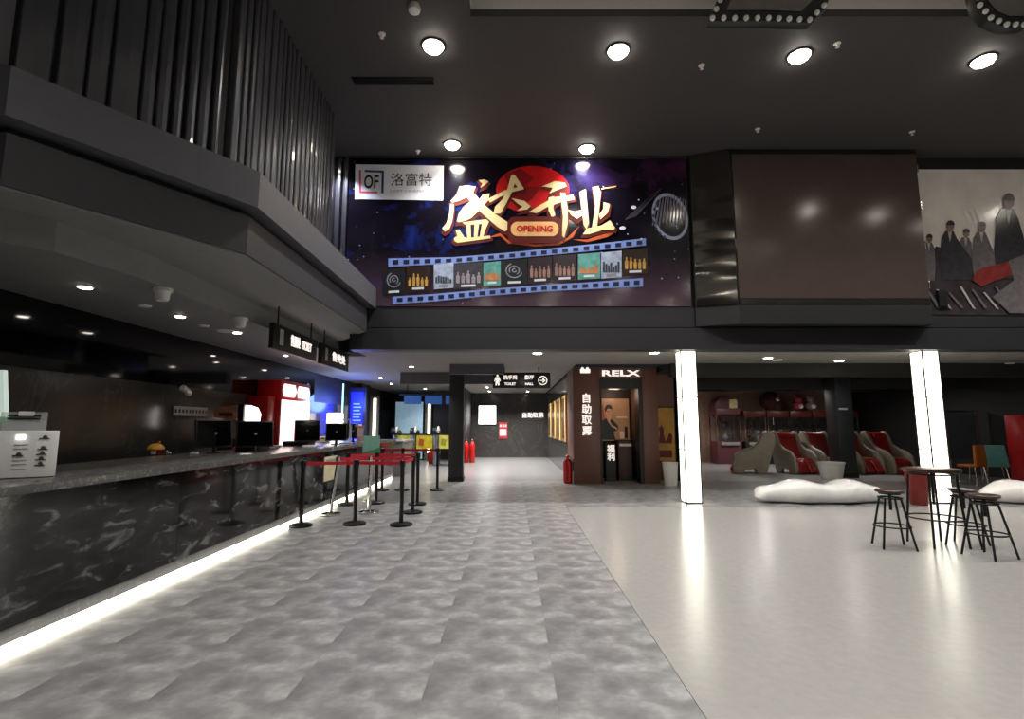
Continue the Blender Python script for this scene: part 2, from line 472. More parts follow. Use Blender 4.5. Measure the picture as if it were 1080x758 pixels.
# slats on the banner wall, left of the banner
for k in range(6):
    MB().poly_prism([(-4.2 + k * .145, WY + .035), (-4.2 + k * .145, WY - .0), (-4.15 + k * .145, WY - .04), (-4.1 + k * .145, WY - .04), (-4.075 + k * .145, WY + .035)], 'z', 4.22, CZ - .01).build('slat', 'slat', wb)
print('tiles', cnt)
# ================================================================== CEILING LAMPS
def spotlight(x, y, label, z=CZ, watts=SPOT_W, group='round ceiling spotlights over the lobby'):
    t = thing('ceiling_spotlight', label, 'spotlight', (x, y, z), 0, group)
    MB().lathe([(.165, -.02), (.175, 0.0)], 28, (x, y, z - .001)).build('trim_ring', 'black', t, smooth=True)
    MB().lathe([(.12, -.06), (.15, -.022)], 28, (x, y, z)).build('lens', 'lamp_glow', t, smooth=True)
    lamp('SPOT', 'spot_beam', (x, y, z - .08), watts, (1, .985, .965), t, .12, 128, .9)
    return t
for i, (u, v) in enumerate([(457, 48), (652, 53), (843, 58), (1037, 63)]):
    p = onz(u, v, CZ)
    spotlight(p.x, p.y, ['first', 'second', 'third', 'fourth'][i] + ' bright spotlight from the left in the front ceiling row')
for i, (u, v) in enumerate([(477, 152), (619, 156)]):
    p = onz(u, v, CZ)
    spotlight(p.x, p.y, ['bright spotlight above the white logo panel of the banner', 'bright spotlight above the red disc of the banner'][i])
for x, lb in ((9.9, 'ceiling spotlight just past the right picture edge'), (12.6, 'ceiling spotlight nearest the right wall')):
    spotlight(x, 7.35, lb, watts=SPOT_W * 1.3)
for y in (0.2, -3.2):
    for x in (-1.2, 1.6, 4.4, 7.2):
        spotlight(x, y, 'ceiling spotlight in the rows behind the viewer')
ww = thing('added_wash_lamp', 'small added spotlight hidden behind the slatted bulkhead end', 'spotlight', (-3.70, 9.75, CZ), 0)  # added lamp, out of view, brightens the slats left of the banner
MB().lathe([(.05, -.12), (.06, -.11), (.06, 0)], 16, (-3.70, 9.75, CZ)).build('housing', 'black', ww, smooth=True)
MB().lathe([(.04, -.125), (.045, -.12)], 16, (-3.70, 9.75, CZ)).build('lens', 'lamp_glow', ww, smooth=True)
lamp('SPOT', 'added_wash_beam', (-3.70, 9.75, CZ - .14), 420, (.82, .84, 1), ww, .04, 120, .6)
p = onz(437, 5, CZ)
tag(MB().lathe([(.03, -.11), (.075, -.095), (.085, -.05), (.07, -.0)], 20, (p.x, p.y, CZ)).build('smoke_detector', 'sensor_white', smooth=True), 'white domed smoke detector at the top of the frame', 'smoke detector')
for u, v, lb in [(740, 69, 'small white sprinkler between second and third spotlights'), (883, 46, 'small white sprinkler beside the third spotlight'), (403, 36, 'small white sprinkler left of the first spotlight'), (799, 136, 'small white sprinkler above the dark screen'), (962, 139, 'small white sprinkler near the right poster top'), (441, 159, 'tiny white sprinkler above the logo panel')]:
    p = onz(u, v, CZ); t = thing('sprinkler', lb, 'sprinkler', (p.x, p.y, CZ), 0, 'ceiling sprinklers')
    MB().lathe([(.045, -.012), (.05, 0)], 16, (p.x, p.y, CZ)).build('plate', 'sensor_white', t, smooth=True)
    MB().lathe([(.028, -.06), (.01, -.05), (.012, -.012)], 12, (p.x, p.y, CZ)).build('nozzle', 'sensor_white', t, smooth=True)
for (u0, u1, v), lb in [((372, 458, 85), 'long dark slot air grille above the banner left end'), ((985, 1060, 170), 'long dark slot air grille above the grey poster')]:
    a = onz(u0, v, CZ); b = onz(u1, v, CZ)
    t = thing('air_grille', lb, 'air vent', ((a.x + b.x) / 2, a.y, CZ), 0)
    MB().box(a.x, b.x, a.y - .09, a.y + .09, CZ - .02, CZ - .001).build('frame', 'black', t)
    for k in range(4): MB().box(a.x + .02, b.x - .02, a.y - .07 + k * .04, a.y - .055 + k * .04, CZ - .032, CZ - .019).build('slat', 'fascia_dark', t)
# cove strip added to brighten the inside of the coffer
tag(MB().box(CX0 + .2, XR - .2, CY1 - .05, CY1 - .03, CZ + .005, CZ + .02).build('added_cove_strip', mat('cove', '#ffffff', emit='#fff2e0', es=5.0)), 'thin added light strip along the recessed ceiling edge', 'light strip')
# marquee shapes with bulb rims
def marquee(pts, y, z, lb, hole):
    cx = sum(p[0] for p in pts) / len(pts)
    t = thing('marquee_frame', lb, 'marquee sign', (cx, y, z), 0, 'bulb-rimmed frames hanging from the ceiling')
    MB().poly_prism(pts, 'y', y, y + .12).build('frame', 'black', t, bevel=.01)
    c = Vector((sum(p[0] for p in pts) / len(pts), sum(p[1] for p in pts) / len(pts)))
    MB().poly_prism([((p[0] - c.x) * .72 + c.x, (p[1] - c.y) * .72 + c.y) for p in pts], 'y', y - .015, y + .0).build('inner_panel', 'steel', t)
    n = len(pts)
    tot = 0
    for i in range(n):
        a = Vector(pts[i]); b = Vector(pts[(i + 1) % n]); m = max(1, round((b - a).length / .135))
        for k in range(m):
            q = a.lerp(b, k / m); q = c + (q - c) * .94
            MB().ball((q.x, y - .012, q.y), .032, 10).build('bulb', 'sensor_white', t, smooth=True)
    for dx in (-.3, .3):
        MB().tube([(c.x + dx, y + .06, c.y + .3), (c.x + dx, y + .06, CZ + .62)], .008, 6).build('cable', 'black_metal', t)
def mq(pix, y): return [(lambda p: (p.x, p.z))(ony(u, v, y)) for u, v in pix]
marquee(mq([(747, 22), (810, 22), (856, 24), (872, 8), (882, -30), (860, -62), (790, -66), (752, -40), (760, -8)], 5.6), 5.6, 7.1, 'black bulb-rimmed frame with a straight lower edge hanging from the ceiling', 0)
marquee(mq([(1070 + 44 * math.cos(a), -10 + 40 * math.sin(a)) for a in [2 * math.pi * k / 14 for k in range(14)]], 5.6), 5.6, 7.1, 'round black bulb-rimmed frame cut by the right picture edge', 0)

# ================================================================== BANNER
BY = WY - .03
def W(u, v, y=BY): p = ony(u, v, y); return (p.x, p.z)
def zA(p): return W(370 + p[0] / 5.684, 165 + p[1] / 5.684)
def zB(p): return W(500 + p[0] / 4.696, 165 + p[1] / 4.696)
def zC(p): return W(380 + p[0] / 3.375, 250 + p[1] / 3.375)
def zD(p): return W(960 + p[0] / 4.458, 170 + p[1] / 4.458)
def galaxy():
    m, t, b = nt('galaxy_print')
    vec = coords(t)
    n1 = noise(t, coords(t, 'Object', (1, 1, 1.3)), 0.75, 6, 0.65, 0.5); n2 = noise(t, vec, 0.5, 4, 0.6, 1.0)
    sep = t.nodes.new('ShaderNodeSeparateXYZ'); t.links.new(vec, sep.inputs[0])
    mr = t.nodes.new('ShaderNodeMapRange'); mr.inputs[1].default_value = -3.4; mr.inputs[2].default_value = 3.4
    t.links.new(sep.outputs['X'], mr.inputs[0])
    hue = ramp(t, mr.outputs[0], [(0.0, rgb('#17348f')), (0.45, rgb('#2a3f9e')), (0.72, rgb('#33265e')), (0.97, rgb('#5c2452'))])
    mask = ramp(t, n1.outputs['Fac'], [(0.52, (0, 0, 0, 1)), (0.80, (1, 1, 1, 1))])
    mx = t.nodes.new('ShaderNodeMix'); mx.data_type = 'RGBA'
    t.links.new(mask, mx.inputs[0]); t.links.new(hue, mx.inputs[7]); mx.inputs[6].default_value = rgb('#110d17')
    z = t.nodes.new('ShaderNodeMapRange'); z.inputs[1].default_value = 0.05; z.inputs[2].default_value = 1.15
    t.links.new(sep.outputs['Z'], z.inputs[0])
    low = t.nodes.new('ShaderNodeMix'); low.data_type = 'RGBA'
    t.links.new(z.outputs[0], low.inputs[0]); low.inputs[6].default_value = rgb('#4c3a45'); t.links.new(mx.outputs[2], low.inputs[7])
    vo = t.nodes.new('ShaderNodeTexVoronoi'); vo.inputs['Scale'].default_value = 5.5; t.links.new(vec, vo.inputs['Vector'])
    st = ramp(t, vo.outputs['Distance'], [(0.05, (1, 1, 1, 1)), (0.11, (0, 0, 0, 1))])
    sm = t.nodes.new('ShaderNodeMath'); sm.operation = 'MULTIPLY'
    t.links.new(st, sm.inputs[0]); t.links.new(ramp(t, n2.outputs['Fac'], [(0.45, (0, 0, 0, 1)), (0.62, (1, 1, 1, 1))]), sm.inputs[1])
    fin = t.nodes.new('ShaderNodeMix'); fin.data_type = 'RGBA'
    t.links.new(sm.outputs[0], fin.inputs[0]); t.links.new(low.outputs[2], fin.inputs[6]); fin.inputs[7].default_value = rgb('#b8c8ff')
    t.links.new(fin.outputs[2], b.inputs['Base Color'])
    b.inputs['Roughness'].default_value = 0.13; b.inputs['Specular IOR Level'].default_value = 0.5
    n3 = noise(t, vec, 0.9, 2); bump(t, b, n3.outputs['Fac'], 0.05, 0.05)
    M['galaxy'] = m
galaxy()
mat('print_gold', '#f3d9a0', 0.35, var=0.1, nscale=2); mat('print_red', '#c80d12', 0.35, var=0.25, nscale=3); mat('print_dred', '#5e1410', 0.35)
mat('print_blue', '#7f96d8', 0.35, var=0.15, nscale=2); mat('print_white', '#dfe0e8', 0.4, var=0.03); mat('print_black', '#101013', 0.4)
mat('print_navy', '#2b3468', 0.4); mat('print_pink', '#cf4a63', 0.4); mat('print_grey', '#8f8c90', 0.4); mat('print_hole', '#14183a', 0.35)
b0, b1 = W(370, 167), W(728, 324)
bx0 = -3.34; bx1 = 3.57; bz0 = 3.84; bz1 = 6.93
ban = thing('opening_banner', 'large glossy starry opening banner with gold brush lettering', 'banner', ((bx0 + bx1) / 2, BY, bz0))
MB().box(bx0, bx1, BY, BY + .03, bz0, bz1).build('sheet', 'galaxy', ban)
MB().box(bx0, bx1 + .05, BY - .03, BY + .06, bz1 + .012, bz1 + .035).build('top_rail', 'chrome', ban)
def flat(pts, name, m, lay, parent=ban, y=None):
    yy = (BY if y is None else y) - .002 - .003 * lay
    return MB().poly_prism(pts, 'y', yy - .0025, yy).build(name, m, parent)
def ell(f, cx, cy, rx, ry, n=28, a0=0): return [f((cx + rx * math.cos(2 * math.pi * k / n + a0), cy + ry * math.sin(2 * math.pi * k / n + a0))) for k in range(n)]
# logo panel
lg = flat([zA((28, 48)), zA((557, 56)), zA((552, 264)), zA((24, 256))], 'logo_panel', 'print_white', 1)
for pts, m in [([(50, 82), (62, 82), (62, 208), (160, 211), (160, 222), (50, 220)], 'print_pink'), ([(84, 82), (200, 86), (197, 222), (183, 221), (186, 98), (84, 94)], 'print_navy')]:
    flat([zA(p) for p in pts], 'bracket', m, 2, lg)
def btext(body, f, cx, cy, wpx, size, m, lay, parent, bold=0.0, name='lettering'):
    a = f((cx - wpx / 2, cy)); b = f((cx + wpx / 2, cy)); c = f((cx, cy))
    return text(body, size, m, parent, (c[0], BY - .004 - .003 * lay, c[1]), bold=bold, extrude=.001, width=b[0] - a[0], name=name)
btext('OF', zA, 124, 152, 88, .40, 'print_black', 2, lg, .008)
btext('洛富特', zA, 364, 138, 245, .30, 'print_black', 2, lg)
btext('LOFT CINEMA', zA, 340, 208, 205, .075, 'print_grey', 2, lg)
# red disc
flat(ell(zB, 290, 165, 182, 118, 30), 'red_disc', 'print_red', 1)
flat([zB(p) for p in [(305, 70), (320, 45), (345, 75), (330, 110), (310, 140)]], 'disc_shape', 'print_red', 2)
flat([zB(p) for p in [(150, 90), (230, 60), (300, 110), (250, 150), (330, 150), (290, 210), (240, 240), (190, 200)]], 'disc_shade', mat('print_mred', '#8a0a10', .35), 2)
def z2(pts): return [zA(p) for p in pts]
S = [ # brush strokes of the four big characters: (frame, outline)
 ('A', [(765, 145), (800, 140), (826, 152), (805, 172), (775, 190), (790, 165)]),
 ('A', [(600, 268), (640, 225), (655, 182), (700, 176), (750, 182), (735, 215), (690, 250), (650, 268), (610, 278)]),
 ('A', [(598, 285), (618, 288), (617, 330), (608, 392), (592, 436), (565, 452), (548, 432), (575, 400), (590, 350)]),
 ('A', [(636, 392), (650, 340), (680, 300), (720, 268), (765, 252), (742, 300), (705, 345), (660, 388)]),
 ('A', [(700, 205), (745, 228), (800, 290), (870, 350), (945, 398), (952, 430), (925, 452), (880, 424), (800, 355), (735, 292), (688, 238)]),
 ('A', [(832, 224), (826, 262), (775, 322), (722, 372), (688, 388), (640, 397), (700, 345), (758, 275), (792, 230)]),
 ('A', [(668, 398), (812, 378), (828, 392), (808, 440), (792, 488), (772, 488), (786, 405), (690, 412)]),
 ('A', [(628, 442), (650, 440), (684, 488), (660, 502), (640, 480)]),
 ('A', [(690, 405), (718, 400), (722, 492), (700, 492)]),
 ('A', [(742, 400), (770, 396), (758, 490), (738, 490)]),
 ('A', [(618, 492), (640, 478), (700, 490), (835, 476), (838, 493), (760, 503), (640, 519), (622, 508)]),
 ('B', [(185, 92), (207, 110), (192, 170), (162, 230), (132, 284), (97, 284), (104, 250), (140, 215), (164, 165)]),
 ('B', [(68, 212), (150, 170), (238, 148), (247, 164), (180, 180), (130, 202), (80, 230)]),
 ('B', [(190, 92), (203, 95), (247, 160), (225, 165), (190, 122)]),
 ('B', [(185, 208), (250, 222), (280, 248), (262, 264), (213, 270), (240, 250), (215, 235)]),
 ('B', [(336, 150), (400, 123), (450, 133), (457, 150), (402, 172), (370, 187), (390, 157)]),
 ('B', [(272, 277), (330, 240), (400, 203), (490, 193), (497, 215), (430, 228), (360, 253), (310, 283)]),
 ('B', [(368, 205), (396, 198), (392, 260), (402, 292), (385, 304), (368, 270)]),
 ('B', [(426, 180), (452, 184), (463, 260), (463, 340), (446, 405), (434, 392), (440, 300)]),
 ('B', [(522, 178), (552, 163), (568, 330), (556, 364), (542, 340)]),
 ('B', [(586, 155), (615, 148), (628, 180), (608, 352), (583, 352), (600, 250)]),
 ('B', [(463, 265), (500, 275), (540, 263), (548, 284), (510, 312), (480, 292)]),
 ('B', [(640, 228), (672, 238), (662, 280), (625, 314), (618, 290), (640, 260)]),
 ('B', [(538, 387), (560, 358), (630, 343), (672, 318), (697, 355), (690, 367), (640, 365), (570, 387)])]
STG = 0.0
for fr, pts in S:
    f = zA if fr == 'A' else zB
    cx = sum(p[0] for p in pts) / len(pts); cy = sum(p[1] for p in pts) / len(pts)
    k = 14 if fr == 'A' else 12
    bk = []
    for x, y in pts:
        dx, dy = x - cx, y - cy; L = math.hypot(dx, dy) or 1
        bk.append(f((x + dx / L * k, y + dy / L * k + k * 1.0)))
    flat(bk, 'brush_shadow', 'print_dred', 3 + STG); STG += .045
STG = 0.0
for fr, pts in S:
    f = zA if fr == 'A' else zB
    flat([f(p) for p in pts], 'brush_stroke', 'print_gold', 5.5 + STG); STG += .045
def rrect(f, x0, y0, x1, y1, r, n=5):
    o = []
    for cx, cy, a in [(x1 - r, y1 - r, 0), (x0 + r, y1 - r, 90), (x0 + r, y0 + r, 180), (x1 - r, y0 + r, 270)]:
        for k in range(n + 1):
            t = R(a + 90 * k / n); o.append(f((cx + r * math.cos(t), cy + r * math.sin(t))))
    return o
flat(rrect(zB, 165, 300, 436, 432, 36), 'plaque_shadow', 'print_dred', 7)
pq = flat(rrect(zB, 182, 325, 418, 397, 33), 'opening_plaque', mat('print_peach', '#f0b878', .35), 8)
btext('OPENING', zB, 300, 360, 178, .175, 'print_red', 9, pq, .006)
# glowing edge lines of the lettering
for pts in ([(60, 405), (130, 380), (175, 420), (300, 436), (410, 430), (460, 405), (520, 345), (490, 400), (420, 440), (300, 446), (170, 432), (130, 395)],
            [(640, 385), (700, 375), (660, 400), (560, 425), (490, 412), (560, 412)]):
    flat([zB(p) for p in pts], 'edge_line', mat('print_orange', '#c8552a', .35), 3)
# film strip
def lerpc(cs, x):
    for (x0, y0), (x1, y1) in zip(cs, cs[1:]):
        if x <= x1: return y0 + (y1 - y0) * (x - x0) / (x1 - x0)
    return cs[-1][1]
tops = [(100, 76), (330, 72), (500, 58), (700, 38), (860, 22), (1016, 4)]; tope = [(100, 106), (330, 94), (500, 80), (700, 62), (860, 46), (1016, 30)]
bots = [(115, 212), (250, 204), (450, 186), (650, 170), (800, 162), (1006, 146)]; bote = [(115, 238), (250, 230), (450, 210), (650, 194), (800, 186), (1006, 176)]
for up, dn, xa, xb in ((tops, tope, 100, 1016), (bots, bote, 115, 1006)):
    xs = [xa + (xb - xa) * k / 24 for k in range(25)]
    st = flat([zC((x, lerpc(up, x))) for x in xs] + [zC((x, lerpc(dn, x))) for x in xs[::-1]], 'film_edge', 'print_blue', 1)
    for k in range(24):
        x = xa + 16 + (xb - xa - 30) * k / 23.5
        a = lerpc(up, x); b = lerpc(dn, x); c = (a + b) / 2; h = (b - a) * .27
        flat([zC((x, c - h)), zC((x + 20, c - h - 1)), zC((x + 20, c + h - 1)), zC((x, c + h))], 'film_hole', 'print_hole', 2, st)
cells = [(82, 158, 118, 208), (165, 247, 108, 196), (262, 332, 98, 186), (333, 436, 96, 186), (438, 500, 92, 176), (502, 594, 84, 174), (598, 682, 76, 166), (686, 768, 68, 160), (775, 854, 62, 152), (857, 930, 56, 148), (935, 1022, 46, 136)]
kinds = ['dark', 'gold', 'city', 'mist', 'town', 'dark', 'red', 'red', 'town', 'city', 'gold']
KM = {'dark': ('#1a1a1e', '#8d8f98'), 'gold': ('#2a1a12', '#c99a4a'), 'city': ('#aab6cc', '#3a4250'), 'mist': ('#3a3740', '#9a9298'), 'town': ('#5fa39a', '#c9824a'), 'red': ('#2a1c22', '#a07a6e')}
for (x0, x1, y0, y1), kd in zip(cells, kinds):
    bgm = mat('still_' + kd, KM[kd][0], .35, var=.3, nscale=8); fgm = mat('still_fg_' + kd, KM[kd][1], .35, var=.3, nscale=8)
    ps = flat([zC((x0, y0)), zC((x1, y0 - 7)), zC((x1, y1 - 5)), zC((x0, y1))], 'film_still', bgm, 2)
    w_ = x1 - x0
    by = y1 - 22; hh = y1 - y0; q_ = random.Random(x0)
    def bit(pts, nm, m_, lay=3): flat([zC(p) for p in pts], nm, m_, lay, ps)
    if kd == 'city':
        for k in range(7):
            fx = x0 + w_ * (.08 + .12 * k); h2 = hh * q_.uniform(.15, .42); bit([(fx, by), (fx, by - h2), (fx + w_ * .1, by - h2 - 1), (fx + w_ * .1, by)], 'skyline', fgm)
    elif kd == 'town':
        for k in range(5):
            fx = x0 + w_ * (.08 + .17 * k); h2 = hh * q_.uniform(.12, .3); mm = (fgm, 'print_red', 'print_peach', 'print_pale', fgm)[k] if 'print_pale' in M else fgm
            bit([(fx, by), (fx, by - h2), (fx + w_ * .075, by - h2 - 9), (fx + w_ * .15, by - h2), (fx + w_ * .15, by)], 'house', mm)
    elif kd == 'dark':
        cx_, cy_ = x0 + w_ * .5, (y0 + y1) / 2 - 10
        for rr, a0, a1 in ((.34, 20, 250), (.22, 150, 420), (.10, 0, 300)):
            o_ = [(cx_ + w_ * rr * math.cos(R(a0 + (a1 - a0) * k / 10)), cy_ + hh * rr * .9 * math.sin(R(a0 + (a1 - a0) * k / 10))) for k in range(11)]
            i_ = [(cx_ + w_ * (rr - .05) * math.cos(R(a0 + (a1 - a0) * k / 10)), cy_ + hh * (rr - .05) * .9 * math.sin(R(a0 + (a1 - a0) * k / 10))) for k in range(11)]
            bit(o_ + i_[::-1], 'swirl', fgm)
    else:
        for k in range(5):
            fx = x0 + w_ * (.14 + .18 * k); h2 = hh * q_.uniform(.34, .52); ww_ = w_ * .055
            bit([(fx - ww_, by), (fx - ww_ * 1.2, by - h2 * .62), (fx - ww_ * .5, by - h2 * .74), (fx + ww_ * .5, by - h2 * .74), (fx + ww_ * 1.2, by - h2 * .62), (fx + ww_, by)], 'figure_body', fgm)
            bit([(fx + ww_ * .62 * math.cos(t), by - h2 * .86 + h2 * .12 * math.sin(t)) for t in [2 * math.pi * j / 8 for j in range(8)]], 'figure_head', fgm)
    flat([zC(q) for q in [(x0 + w_ * .25, y1 - 16), (x0 + w_ * .75, y1 - 18), (x0 + w_ * .75, y1 - 10), (x0 + w_ * .25, y1 - 8)]], 'title_bar', 'print_white' if kd != 'city' else 'print_grey', 3, ps)
# film reel on the right of the banner
mat('print_pale', '#9fa6c8', .35); 
rg = []
for rr in (1.0, .86):
    rg.append([(970 + 88 * rr * math.cos(t) + 18 * math.sin(t), 298 + 116 * rr * math.sin(t)) for t in [2 * math.pi * k / 32 for k in range(33)]])
flat([zB(p) for p in rg[0]] + [zB(p) for p in rg[1][::-1]], 'reel_rim', 'print_pale', 1)
for k in range(11):
    a = R(150 + 22 * k); x, y = 975 + 14 * k - 70, 190 + 5 * abs(k - 5)
    flat([zB((x, y)), zB((x + 6, y)), zB((x - 18 + k * 2, y + 130 + 9 * (k % 3))), zB((x - 24 + k * 2, y + 126))], 'light_ray', mat('print_ray', '#6a6578', .35), 2)
for k in range(5):
    x = 920 - 12 * k; flat([zB((x, 160 + 9 * k)), zB((x + 5, 163 + 9 * k)), zB((x - 120, 300 + 4 * k)), zB((x - 125, 296 + 4 * k))], 'light_ray', mat('print_ray2', '#3f3a4c', .35), 1)
for k in range(7):
    t = R(110 + 18 * k); cx, cy = 970 + 82 * math.cos(t), 298 + 108 * math.sin(t)
    flat(ell(zB, cx, cy, 7, 9, 8), 'reel_hole', 'print_hole', 3)
for x, y, r in [(790, 252, 14), (905, 258, 12), (735, 355, 16), (640, 150, 4), (660, 300, 6), (828, 408, 6), (760, 385, 4), (815, 215, 5)]:
    flat(ell(zB, x, y, r, r * .6, 8), 'confetti', 'print_white', 2)
flat([zB((630, 158)), zB((705, 146)), zB((705, 150)), zB((632, 164))], 'light_ray', 'print_peach', 2)

# ================================================================== DARK SCREEN BOX
scb = thing('screen_box', 'large dark unlit wall screen in a steel-sided box', 'screen', (6.2, 10.0, 3.42))
MB().poly_prism([(3.64, WY - .07), (4.38, 9.86), (8.10, 9.86), (8.22, WY - .07)], 'z', 3.43, 3.80).build('base_band', 'wall_dark', scb)
MB().poly_prism([(3.64, WY - .07), (4.38, 9.88), (8.10, 9.88), (8.22, WY - .07)], 'z', 3.80, CZ - .005).build('housing', 'black', scb)
mat('panel_screen', '#544842', 0.24, var=.06, nscale=3, spec=.6)
MB().box(4.40, 8.08, 9.85, 9.88, 3.93, 6.88).build('screen', 'panel_screen', scb, bevel=.004)
MB().box(4.40, 8.08, 9.845, 9.88, 3.82, 3.92).build('bottom_strip', 'steel', scb)
a, b = Vector((3.66, WY - .085)), Vector((4.365, 9.865)); n_ = Vector((-(b - a).y, (b - a).x)).normalized() * -1
rings = []; NZ = 90
for i in range(NZ + 1):
    z = 3.82 + (CZ - .02 - 3.82) * i / NZ
    wa = .016 + .010 * math.sin(z * 8.2) + .004 * math.sin(z * 19 + 1); wb2 = .016 + .010 * math.sin(z * 8.2 + .9) + .004 * math.sin(z * 17)
    mid = (a + b) / 2; wm = .016 + .009 * math.sin(z * 8.2 + .2)
    rings.append([(a.x + n_.x * wa, a.y + n_.y * wa, z), (mid.x + n_.x * wm, mid.y + n_.y * wm, z), (b.x + n_.x * wb2, b.y + n_.y * wb2, z), (b.x, b.y, z), (a.x, a.y, z)])
MB().loft(rings).build('steel_panel', mat('steel_dark', '#77736f', .13, metal=.95, nscale=2), scb, smooth=True)
for z in (4.1, 4.9, 5.7, 6.5):
    MB().tube([(4.385, 9.852, z), (4.385, 9.852, z + .22)], .012, 6).build('edge_clip', 'chrome', scb)
    MB().tube([(8.095, 9.852, z), (8.095, 9.852, z + .18)], .012, 6).build('edge_clip', 'chrome', scb)

# ================================================================== SECOND BANNER (gala guests)
mat('gala_bg', '#ece2dc', .16, var=.12, nscale=1.2); mat('gala_dark', '#3a383c', .2, var=.2); mat('gala_mid', '#676163', .2, var=.2)
mat('gala_skin', '#7d625a', .3); mat('gala_red', '#7d322e', .25, var=.2); mat('gala_pale', '#b3a8a4', .25); mat('gala_low', '#3c3638', .12, var=.35, nscale=3, bmp=.4)
gb = thing('gala_banner', 'grey glossy photo banner of people in evening dress at a red table', 'banner', (10.4, BY, 3.75))
MB().box(8.27, 12.6, BY, BY + .03, 3.78, 6.72).build('sheet', 'gala_bg', gb)
def gf(pts, name, m, lay): return flat([zD(p) for p in pts], name, m, lay, gb)
gf([(60, 480), (120, 400), (200, 420), (330, 480), (700, 470), (1000, 480), (1000, 730), (60, 720)], 'foreground', 'gala_low', 1)
def person(x, y, s, m, lay, lean=0):
    body = [(-18, 30), (-34, 60), (-40, 150), (-30, 230), (30 + lean, 230), (36 + lean, 150), (30, 60), (16, 30)]
    gf([(x + a * s, y + b * s) for a, b in body], 'figure_body', m, lay)
    gf([(x + 3 + 16 * s * math.cos(t), y + 10 * s + 21 * s * math.sin(t)) for t in [2 * math.pi * k / 14 for k in range(14)]], 'figure_head', 'gala_skin', lay + 1)
    gf([(x + 3 + 17 * s * math.cos(t), y + 6 * s + 20 * s * math.sin(t)) for t in [math.pi + math.pi * k / 8 for k in range(9)]], 'figure_hair', 'gala_dark', lay + 2)
    gf([(x - 8 * s, y + 32 * s), (x + 9 * s, y + 32 * s), (x + 2 * s, y + 75 * s)], 'figure_shirt', 'gala_pale', lay + 1)
person(85, 355, .9, 'gala_mid', 2); person(258, 330, .95, 'gala_mid', 2)
person(182, 295, 1.15, 'gala_dark', 4, 60); person(330, 300, 1.1, 'gala_mid', 5, 30); person(455, 175, 1.65, 'gala_dark', 6, 20)
person(610, 290, 1.2, 'gala_mid', 4); person(740, 250, 1.4, 'gala_dark', 5); person(880, 300, 1.2, 'gala_mid', 4)
gf([(285, 560), (305, 520), (330, 505), (470, 470), (475, 535), (400, 560), (330, 590)], 'red_table', 'gala_red', 9)
gf([(455, 470), (530, 440), (640, 460), (760, 520), (700, 720), (460, 715), (380, 640), (480, 560)], 'table_side', 'gala_mid', 10)
for k in range(7):
    x = 60 + 55 * k; gf([(x, 590 + 14 * (k % 3)), (x + 10, 590 + 14 * (k % 3)), (x + 75, 690 + 8 * (k % 2)), (x + 62, 692)], 'fold', 'gala_pale' if k % 2 else 'gala_mid', 11)
for k in range(3):
    x = 245 + 26 * k; gf([(x, 235 - 8 * k), (x + 12, 232 - 8 * k), (x + 45, 290), (x + 30, 295)], 'sheen', mat('gala_light', '#efe6e0', .2), 3)
MB().box(8.45, 8.62, BY - .08, BY, 3.83, 4.15).build('corner_weight', 'black', gb)
# ================================================================== COUNTER
CXF, CXB, CTY0, CTY1 = -3.33, -4.65, 0.6, 14.9
ct = thing('ticket_counter', 'long black marble ticket counter with glowing plinth along the left', 'counter', ((CXF + CXB) / 2, 7.5, 0))
MB().box(CXB + .05, CXF - .10, CTY0 + .05, CTY1 - .05, 0, .165).build('plinth', 'plinth_marble', ct)
MB().box(CXF - .10, CXF - .02, CTY0 + .05, CTY1, .06, .16).build('skirting', 'plinth_marble', ct)
MB().box(CXF - .095, CXF - .035, CTY0 + .05, CTY1, .012, .05).build('led_strip', 'led', ct)
MB().box(CXB + .04, CXF - .03, CTY0, CTY1, .17, 1.03).build('carcass', 'black', ct)
yy = CTY0; k = 0
while yy < CTY1 - .1:
    y2 = min(yy + 2.385, CTY1)
    MB().box(CXF - .028, CXF, yy + .002, y2 - .002, .165, 1.03).build('front_panel', 'counter_marble', ct); yy = y2
MB().box(CXB, CXF + .05, CTY0 - .05, CTY1 + .05, 1.035, 1.10).build('counter_top', 'top_marble', ct, bevel=.006)
CT = 1.10
# lower side counter at the far end
sc2 = thing('side_counter', 'pale stone end counter past the ticket desk', 'counter', (-3.9, 16.3, 0))
MB().box(-4.6, -3.25, 15.6, 17.2, 0, .98).build('body', mat('stone_grey', '#6d6b68', .35), sc2, bevel=.01)
MB().box(-4.65, -3.2, 15.55, 17.25, .985, 1.04).build('counter_top', mat('stone_pale', '#8c8a86', .25), sc2, bevel=.006)
